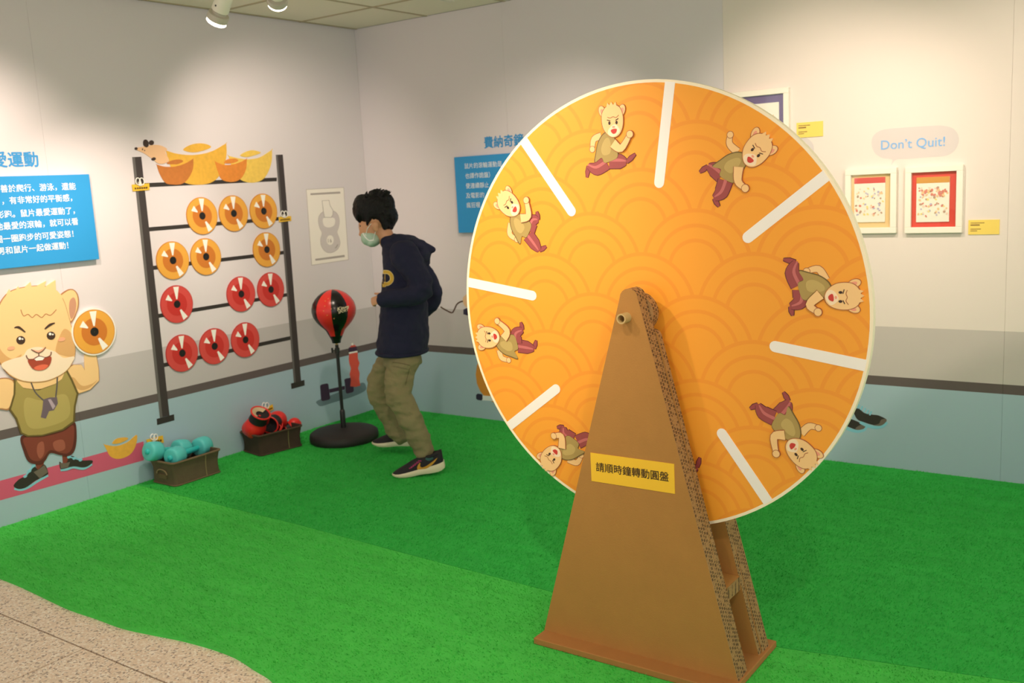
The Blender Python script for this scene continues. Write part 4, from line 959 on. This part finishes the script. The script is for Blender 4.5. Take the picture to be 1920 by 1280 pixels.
# ================================================================== punching ball on its stand
bx_, by_ = .404, -.789
def zfor(x, y, py):
    d0 = Vector((x, y, 0))-CAM; k = (640-py)/FPX
    return (k*d0.dot(FW)-d0.dot(UP))/(UP.z-k*FW.z)
ball = thing('punching_ball_stand', (bx_, by_, 0), 'red and black punching ball on a black pole with round base', 'punching ball')
M_rub = mat('black_rubber', C(34,31,30), .6, bump=(120, .12), vary=(20, .15)); M_pole = mat('black_metal', C(26,24,24), .35)
q = MB(); br_ = .214; q.lathe([(.001, .006), (br_-.012, .006), (br_-.002, .014), (br_, .03), (br_-.004, .055), (br_-.022, .068), (br_*.55, .079), (.05, .086), (.036, .087), (.001, .087)], M_rub, (bx_, by_, 0), (0,0,1), 64); smooth_auto(q.build('base', ball), 50)
zb = zfor(bx_, by_, 642.5); zt = zfor(bx_, by_, 542.5); zc = zfor(bx_, by_, 768)
q = MB(); q.lathe([(.0165, .085), (.0165, zc-.012), (.014, zc), (.0105, zc+.004)], M_pole, (bx_, by_, 0), (0,0,1), 24); smooth_auto(q.build('lower_pole', ball), 40)
q = MB(); q.lathe([(.0105, zc-.05), (.0105, zb-.012)], M_pole, (bx_, by_, 0), (0,0,1), 20); smooth_auto(q.build('upper_pole', ball), 40)
zk = zfor(bx_, by_, 657)
q = MB(); q.lathe([(.0105, zk-.018), (.0155, zk-.016), (.0155, zk+.016), (.0105, zk+.018)], M_pole, (bx_, by_, 0), (0,0,1), 20); q.tube([Vector((bx_, by_, zk)), Vector((bx_, by_, zk))-RH*.030], .005, M_pole, 8); q.tube([Vector((bx_, by_, zk-.012))-RH*.030, Vector((bx_, by_, zk+.018))-RH*.030], .0065, M_pole, 8); q.build('height_knob', ball)
q = MB(); q.lathe([(.006, zb-.014), (.008, zb-.008), (.008, zb)], mat('brass', C(180,150,90), .4, metal=.6), (bx_, by_, 0), (0,0,1), 16); q.build('valve_stem', ball)
hh = zt-zb; kx = hh/995.0
prof = [(995, 0), (990, 60), (975, 130), (940, 205), (895, 268), (830, 330), (750, 380), (660, 405), (600, 407), (510, 390), (410, 335), (330, 268), (270, 205), (240, 178), (200, 158), (160, 140), (140, 130)]
dep_b = depth(Vector((bx_, by_, (zb+zt)/2))); rsc = 41.3/407*dep_b/FPX
prof = [(r*rsc, zb+y*kx) for y, r in prof][::-1]
camd = (Vector((CAM.x-bx_, CAM.y-by_, 0))).normalized(); rgt = Vector((-camd.y, camd.x, 0))
M_ballk = mat('ball_black', C(16,15,17), .25); M_ballr = mat('ball_red', C(224,44,40), .32); gores = []
for k in range(8):
    a0 = math.radians(-52+45*k); a1 = a0+math.radians(45); q = MB(); rs = []
    for r, z in prof:
        rs.append([Vector((bx_, by_, z))+(camd*math.cos(a)+rgt*math.sin(a))*(r*(1-.012*abs(2*i/8-1)**6)) for i, a in [(i, a0+(a1-a0)*i/8) for i in range(9)]])
    q.rings(rs, M_ballr if k % 2 == 0 else M_ballk, False, False); o = q.build('gore', ball, fix=False); smooth_auto(o, 60); gores.append(o)
q = MB(); q.lathe([(.001, zb), (78*rsc, zb), (90*rsc, zb+60*kx), (131*rsc, zb+145*kx), (120*rsc, zb+150*kx)], M_ballk, (bx_, by_, 0), (0,0,1), 32); smooth_auto(q.build('ball_cuff', ball), 60)
bvb = BVHTree.FromPolygons(sum([[tuple(v.co) for v in g.data.vertices] for g in gores], []), sum([[tuple(i+81//81*j*len(gores[0].data.vertices) for i in p.vertices) for p in g.data.polygons] for j, g in enumerate(gores)], []))
M_ballt = mat('ball_lettering', C(226,214,176), .5)
for ti, (body, xa, ya, xb, yb) in enumerate((('Kings', 633, 583, 654, 577.5), ('SPORT', 634.5, 588, 653, 582.5))):
    v, fcs = text_mesh(body, .02); x0, x1 = v[:,0].min(), v[:,0].max(); sc_ = (xb-xa)/(x1-x0); sl = (yb-ya)/(xb-xa)
    q = MB(); q.add([hit(bvb, xa+(a-x0)*sc_, ya+(a-x0)*sc_*sl-b*sc_*1.0, .002) for a, b in v], fcs, M_ballt); q.build('lettering', gores[1], fix=False)
M_gold = mat('gold_star', C(224,160,90), .5)
for x, y in ((330, 600), (285, 430), (350, 292), (295, 335), (405, 482), (455, 660), (385, 345), (262, 520), (825, 590), (850, 420)):
    px_, py_ = 580+x/9.845, 530+y/9.845; st = []
    for i in range(10):
        r = 1.5 if i % 2 == 0 else .6; st.append((px_+r*math.sin(i*PI/5), py_-r*math.cos(i*PI/5)))
    q = MB(); q.add([hit(bvb, px_, py_, .0025)]+[hit(bvb, a, b, .0015) for a, b in st], [(0, 1+i, 1+(i+1) % 10) for i in range(10)], M_gold); q.build('star', gores[0 if x < 600 else 2], fix=False)

# ================================================================== the person
D0 = 5.30
person = thing('person', FL(775, 880), 'child in navy hoodie, khaki trousers and green face mask walking with bent head', 'person')
M_skin = mat('skin', C(206,150,112), .5, vary=(30, .05)); M_navy = mat('hoodie_navy', C(25,27,54), .95, bump=(130, .25)); M_khaki = mat('khaki_cotton', C(136,126,90), .9, bump=(38, .55), vary=(12, .1))
M_hair = mat('black_hair', C(8,7,8), .5, bump=(160, .5), spec=.25); M_shoe = mat('shoe_knit', C(32,28,34), .8, bump=(300, .3)); M_mid = mat('shoe_foam', C(236,222,192), .6)
TH = math.radians(24); HF = -RH*math.cos(TH)-ZV*math.sin(TH); HU = ZV*math.cos(TH)-RH*math.sin(TH); HR = Matrix((HF, DH, HU)).transposed()
P = DP
# limb joints (photo direction, own depth)
sh_n = P(757, 476, D0-.155); el_n = P(789, 543, D0-.20); wr_n = P(725, 560, D0-.20)
sh_f = P(765, 480, D0+.155); el_f = P(815, 552, D0+.22); wr_f = P(782, 590, D0+.24)
hip_n = P(757, 668, D0-.085); kn_n = P(748, 742, D0-.10); an_n = P(800, 852, D0-.075)
hip_f = P(742, 668, D0+.085); kn_f = P(708, 738, D0+.11); an_f = P(751, 815, D0+.19)
def hand(wr, dirv, pal, curl, s=1.0):
    """palm, four fingers of different lengths, thumb from the side of the palm"""
    dirv = Vector(dirv).normalized(); pal = Vector(pal); pal = (pal-dirv*pal.dot(dirv)).normalized(); side = dirv.cross(pal)
    pr = [cap_chain([wr, wr+dirv*.03*s], [.021, .023])]
    pc = wr+dirv*.052*s; pr.append(ellf(pc, .038*s, .030*s, .016*s, rotm(dirv, pal)))
    for k, (o, L) in enumerate(((-.024, .058), (-.008, .066), (.008, .062), (.023, .050))):
        r0 = wr+dirv*.078*s+side*o*s; c1 = r0+(dirv*math.cos(curl*.5)+pal*math.sin(curl*.5))*L*.45*s; c2 = c1+(dirv*math.cos(curl*1.4)+pal*math.sin(curl*1.4))*L*.36*s; c3 = c2+(dirv*math.cos(curl*2.1)+pal*math.sin(curl*2.1))*L*.28*s
        pr.append(cap_chain([r0-dirv*.012*s, c1, c2, c3], [.0095*s, .0088*s, .0082*s, .0072*s], 10))
    t0 = wr+dirv*.03*s-side*.026*s; pr.append(cap_chain([t0, t0+(dirv*.6-side*.7+pal*.2)*.028*s, t0+(dirv*.95-side*.65+pal*.5)*.052*s], [.012*s, .0105*s, .0085*s], 10))
    return pr
hc = P(706, 405, D0)
bodyp = [ellf(hc, .096, .074, .106, HR), ellf(P(694, 430, D0), .058, .056, .078, HR), ellf(P(699, 449, D0), .036, .040, .030, HR), cap_chain([P(679, 432, D0), P(676.5, 439, D0)], [.010, .013]),
         cap_chain([P(716, 428, D0), P(727, 452, D0), P(742, 480, D0)], [.048, .046, .040]),
         ringf([(P(757, 668, D0), .075, .10), (P(757, 620, D0), .085, .11), (P(758, 560, D0), .085, .12), (P(759, 505, D0), .085, .135), (P(755, 476, D0), .07, .13), (P(746, 462, D0), .045, .07)]),
         cap_chain([sh_n, el_n, wr_n], [.045, .040, .024]), cap_chain([sh_f, el_f, wr_f], [.045, .040, .024]),
         cap_chain([hip_n, kn_n, an_n], [.058, .040, .028]), cap_chain([hip_f, kn_f, an_f], [.056, .036, .024]),
         cap_chain([an_n, an_n-ZV*.03], [.028, .026]), cap_chain([an_f, an_f-ZV*.01], [.022, .02])]
bodyp += hand(wr_n, -RH*1+ZV*-.10, DH*.8-ZV*.4, 1.15, .78)+hand(wr_f, -RH*.95-ZV*.1, -DH*.7-ZV*.4, .7, .9)
for sg in (-1, 1):
    ec = P(703.5, 425.5, D0+sg*.076)
    bodyp += [ellf(ec+DH*sg*.014, .016, .013, .031, HR), ellf(ec+DH*sg*.018+HU*.010-HF*.006, .020, .012, .019, HR)]
blob('body', bodyp, .0052, M_skin, person, 4)
M_eye = mat('eye_dark', C(30,20,18), .2)
for sg in (-1, 1):
    q = MB(); q.ell(P(676.2, 423.5, D0+sg*.030), .006, .012, .0055, M_eye, HR, 14, 8); q.build('eye', person, smooth=True)
# hair
def hdisp(co):
    l = co-hc
    return .005*noise.noise(Vector((l.dot(HF)*26, l.dot(DH)*34, l.dot(HU)*9)))+.003*noise.noise(co*90)
hp = [ellf(P(703.5, 394, D0), .113, .090, .097, HR), ellf(P(685, 389, D0), .066, .080, .076, HR), ellf(P(678, 397, D0), .048, .068, .056, HR), ellf(P(727, 399, D0), .050, .080, .070, HR), ellf(P(724, 405, D0), .052, .077, .068, HR), ellf(P(716, 384, D0), .072, .072, .062, HR), ellf(P(671, 402, D0), .022, .056, .040, HR), ellf(P(727, 420, D0), .028, .062, .038, HR)]
for sg in (-1, 1):
    hp += [cap_chain([P(690, 402, D0+sg*.068), P(689, 421, D0+sg*.070)], [.018, .007]), cap_chain([P(716, 405, D0+sg*.066), P(721, 428, D0+sg*.058)], [.022, .012])]
r = random.Random(4)
for k in range(26):
    a = r.uniform(-1.2, 1.25); l_ = r.uniform(-.07, .07); base = P(705, 393, D0)+DH*l_
    dv = (HU*math.cos(a)-HF*math.sin(a)); p0 = base+dv*.088; hp.append(cap_chain([p0, p0+dv*.012-HF*.010, p0+dv*r.uniform(.012, .020)-HF*.024], [.012, .008, .003], 8))
for k in range(9):
    l_ = -.058+.0145*k; p0 = P(672, 402, D0)+DH*l_; hp.append(cap_chain([p0, p0+HF*.010-HU*.022, p0+HF*.008-HU*r.uniform(.034, .048)], [.012, .009, .003], 8))
blob('hair', hp, .0048, M_hair, person, 7, hdisp)
# hoodie
def cdisp(co):
    return .010*noise.noise(Vector((co.x*8, co.y*8, co.z*12)))+.006*noise.noise(Vector((co.x*22+5, co.y*22, co.z*30)))
hood = [ringf([(P(754, 661, D0), .132, .165), (P(754.5, 652, D0), .142, .178), (P(755, 630, D0), .143, .178), (P(757, 600, D0), .136, .174), (P(758, 565, D0), .126, .172), (P(758, 525, D0), .122, .176), (P(758, 495, D0), .120, .178), (P(753, 472, D0), .100, .165), (P(744, 456, D0), .072, .120), (P(737, 446, D0), .055, .085)]),
        cap_chain([sh_n, el_n, wr_n-RH*.012], [.078, .066, .043]), cap_chain([sh_f, el_f, wr_f], [.074, .050, .042]),
        ellf(P(757, 450, D0), .060, .105, .036), ellf(P(779, 459, D0), .072, .108, .040, rotm(RH*.92-ZV*.38, ZV)), ellf(P(791, 478, D0), .050, .098, .050, rotm(RH*.5-ZV*.86, ZV)), cap_chain([P(785, 462, D0-.03), P(811, 469, D0)], [.042, .016]), cap_chain([P(800, 472, D0), P(800, 491, D0)], [.030, .020]),
        ellf(P(732, 452, D0), .042, .075, .040)]
hood_o = blob('hoodie', hood, .0068, M_navy, person, 5, cdisp)
q = MB(); rg = [P(754, 657.5, D0)+RH*(.137*math.cos(t))+DH*(.172*math.sin(t)) for t in [2*PI*i/40 for i in range(42)]]; q.tube(rg, .011, M_navy, 10); smooth_auto(q.build('hem_band', person))
q = MB(); wd = (wr_n-el_n).normalized(); q.tube([wr_n+wd*.005, wr_n+wd*.034, wr_n+wd*.044], [.043, .038, .032], M_navy, 20); smooth_auto(q.build('sleeve_cuff', person))
bvh = ray_mesh(hood_o); q = MB(); M_let = mat('letter_yellow', C(212,172,58), .8); M_letw = mat('letter_edge', C(226,206,150), .8)
LS = [[(718.5, 509), (719.5, 538)], [(717.5, 509.5), (728, 510.5), (734, 517), (734, 526), (727, 532), (719, 531.5)]]
for s_ in LS: ribbon_on(bvh, s_, 7.4, M_letw, q, .004)
for s_ in LS: ribbon_on(bvh, s_, 5.2, M_let, q, .0055)
q.build('chest_letter', hood_o, fix=False)
# trousers
def pdisp(co):
    return .012*noise.noise(Vector((co.x*9, co.y*9, co.z*20)))+.006*noise.noise(Vector((co.x*26+3, co.y*26, co.z*46)))
tro = [ringf([(P(756, 648, D0), .095, .125), (P(756, 664, D0), .105, .138), (P(754, 682, D0), .104, .140)]),
       cap_chain([P(757, 668, D0-.075), P(750, 705, D0-.09), P(749.5, 742, D0-.10), P(772, 790, D0-.10), P(792, 838, D0-.08)], [.086, .078, .074, .064, .056]),
       cap_chain([P(740, 668, D0+.075), P(715, 705, D0+.10), P(709, 738, D0+.11), P(729, 782, D0+.15), P(751, 818, D0+.18)], [.084, .068, .060, .055, .052]),
       cap_chain([P(792, 838, D0-.08), P(796, 845, D0-.08)], [.056, .054])]
tro_o = blob('trousers', tro, .0072, M_khaki, person, 4, pdisp)
bvt = ray_mesh(tro_o)
q = MB(); ribbon_on(bvt, [(737, 682), (752, 684.5), (768, 689)], [7.5, 7.5, 7.5], M_khaki, q, .008, 5); q.build('pocket_flap', tro_o, fix=False)
q = MB(); ribbon_on(bvt, [(736, 679), (752, 681), (769, 685)], .8, mat('khaki_seam', C(80,72,48), .9), q, .009); ribbon_on(bvt, [(768, 690), (764, 706), (760, 722)], .7, mat('khaki_seam', C(0,0,0), .9), q, .004); q.build('pocket_seam', tro_o, fix=False)
# shoes
st_t = [0, .05, .13, .25, .38, .5, .62, .75, .87, .95, 1]
w_t = [.020, .031, .036, .037, .037, .040, .044, .047, .043, .031, .010]
b_t = [.014, .005, .001, 0, .002, .003, .001, 0, .004, .010, .016]
s_t = [.050, .046, .043, .039, .036, .033, .030, .027, .025, .025, .026]
u_t = [.112, .110, .098, .088, .086, .086, .076, .059, .046, .037, .029]
def build_shoe(ball_pt, T, lift, L, sidev, z0=0.0):
    T = Vector(T).normalized(); T2 = (T*math.cos(lift)-ZV*math.sin(lift)).normalized(); S = Vector(sidev).normalized(); N = S.cross(T2); N = N if N.z > 0 else -N
    O = Vector(ball_pt)-T2*(.72*L)+ZV*z0
    pt = lambda t, s, n: O+T2*(t*L)+S*s+N*n
    q = MB(); rs = []
    for t, w_, b, s, u in zip(st_t, w_t, b_t, s_t, u_t):
        rg = []
        for k in range(20):
            a = PI*k/19; c, sn = math.cos(a), math.sin(a)
            e = .75 if t > .55 else .55
            rg.append(pt(t, (w_*.97)*math.copysign(abs(c)**e, c), s-.008+(u-s+.008)*sn**(.9 if t > .5 else .6)))
        rs.append(rg)
    q.rings(rs, M_shoe); up_ = q.build('shoe_upper', person); smooth_auto(up_, 70)
    q = MB(); rs = []
    for t, w_, b, s in zip(st_t, w_t, b_t, s_t):
        t_ = -.012 if t == 0 else (1.012 if t == 1 else t)
        rs.append([pt(t_, x*(w_+.004), z) for x, z in ((-.86, b), (.86, b), (1, b+(s-b)*.3), (1.02, b+(s-b)*.75), (.96, s), (-.96, s), (-1.02, b+(s-b)*.75), (-1, b+(s-b)*.3))])
    q.rings(rs, M_mid); smooth_auto(q.build('midsole', up_), 50)
    q = MB(); rs = []
    for k in range(17):
        a = 2*PI*k/16; rs.append(pt(.17+.13*math.cos(a)*-1, .030*math.sin(a), .093+.006*math.cos(a)))
    q.tube(rs, .0075, M_shoe, 8); smooth_auto(q.build('collar', up_))
    bv = ray_mesh(up_) if False else BVHTree.FromPolygons([tuple(v.co) for v in up_.data.vertices], [tuple(p.vertices) for p in up_.data.polygons])
    return up_, bv, pt
M_sw = mat('swoosh_gold', C(206,148,40), .6); M_lace = mat('lace_magenta', C(158,44,96), .7); M_tealc = mat('collar_teal', C(40,84,84), .8)
def poly_on(bv, pts, m, mb, lift):
    c = (sum(p[0] for p in pts)/len(pts), sum(p[1] for p in pts)/len(pts))
    tri = tessellate_polygon([[Vector((x, y, 0)) for x, y in pts]])
    mb.add([hit(bv, x, y, lift) for x, y in pts], [tuple(t) for t in tri], m)
def deco(up_, bv, swoosh, laces, tealp, lift=.005):
    q = MB(); poly_on(bv, spl(swoosh, True, 3), M_sw, q, lift); q.build('swoosh', up_, fix=False)
    for a, b in laces: q = MB(); ribbon_on(bv, [a, b], 1.7, M_lace, q, lift); q.build('lace', up_, fix=False)
    if tealp: q = MB(); ribbon_on(bv, *tealp, M_tealc, q, lift); q.build('collar_lining', up_, fix=False)
bpn = FL(764, 898.3)+DH*.044; bpn.z = .008
un, bn, _ = build_shoe(bpn, -RH*.995-DH*.02, math.radians(6.5), .278, DH)
deco(un, bn, Z(680, 780, 9.844, [(1380, 768), (1300, 880), (1180, 970), (1080, 1010), (1020, 1000), (1005, 950), (1030, 890), (1065, 860), (1060, 920), (1100, 945), (1180, 915), (1300, 830)]),
     [((767+3.4*i, 878-2.9*i), (773+3.4*i, 876-2.4*i)) for i in range(6)], ([(798, 859), (804, 861), (812, 858)], [3, 6, 3]))
z_l = .045; bpf = FL(722, 838.6, z_l)+DH*.044; bpf.z = z_l
uf, bf, _ = build_shoe(bpf, -RH*.985+DH*.05, math.radians(0), .278, DH)
deco(uf, bf, Z(680, 780, 9.844, [(700, 385), (640, 430), (645, 465), (690, 478), (800, 458), (720, 440), (690, 420)]), [((730+3.4*i, 819-.4*i), (733+3.4*i, 817-.4*i)) for i in range(6)], None)
# face mask with ear loops
M_mask = mat('mask_green', C(178,204,186), .8, bump=(200, .2)); M_maskw = mat('mask_white', C(238,240,236), .8)
mk = blob('face_mask', [ellf(P(694.5, 446, D0), .052, .064, .043, rotm(HF*.8+HU*.2, HU)), ellf(P(690, 440, D0), .040, .050, .036, HR), ellf(P(701, 452, D0), .042, .066, .030, HR)], .0045, M_mask, person, 4)
bvm = ray_mesh(mk); q = MB(); ribbon_on(bvm, [(678.5, 431), (680.5, 437), (685, 444.5), (692, 450.5), (701, 449.5)], 2.2, M_maskw, q, .002); q.build('mask_edge', mk, fix=False)
for sg in (-1, 1):
    q = MB(); dd = D0+sg*.083
    q.tube([P(686.5, 437, D0+sg*.055), P(689, 428, dd-sg*.004), P(695, 420, dd), P(702, 417.5, dd+sg*.004), P(706.5, 425, dd+sg*.004), P(703.5, 436, dd-sg*.002), P(700, 449, D0+sg*.058)], .0018, M_maskw, 6); q.build('ear_loop', mk)
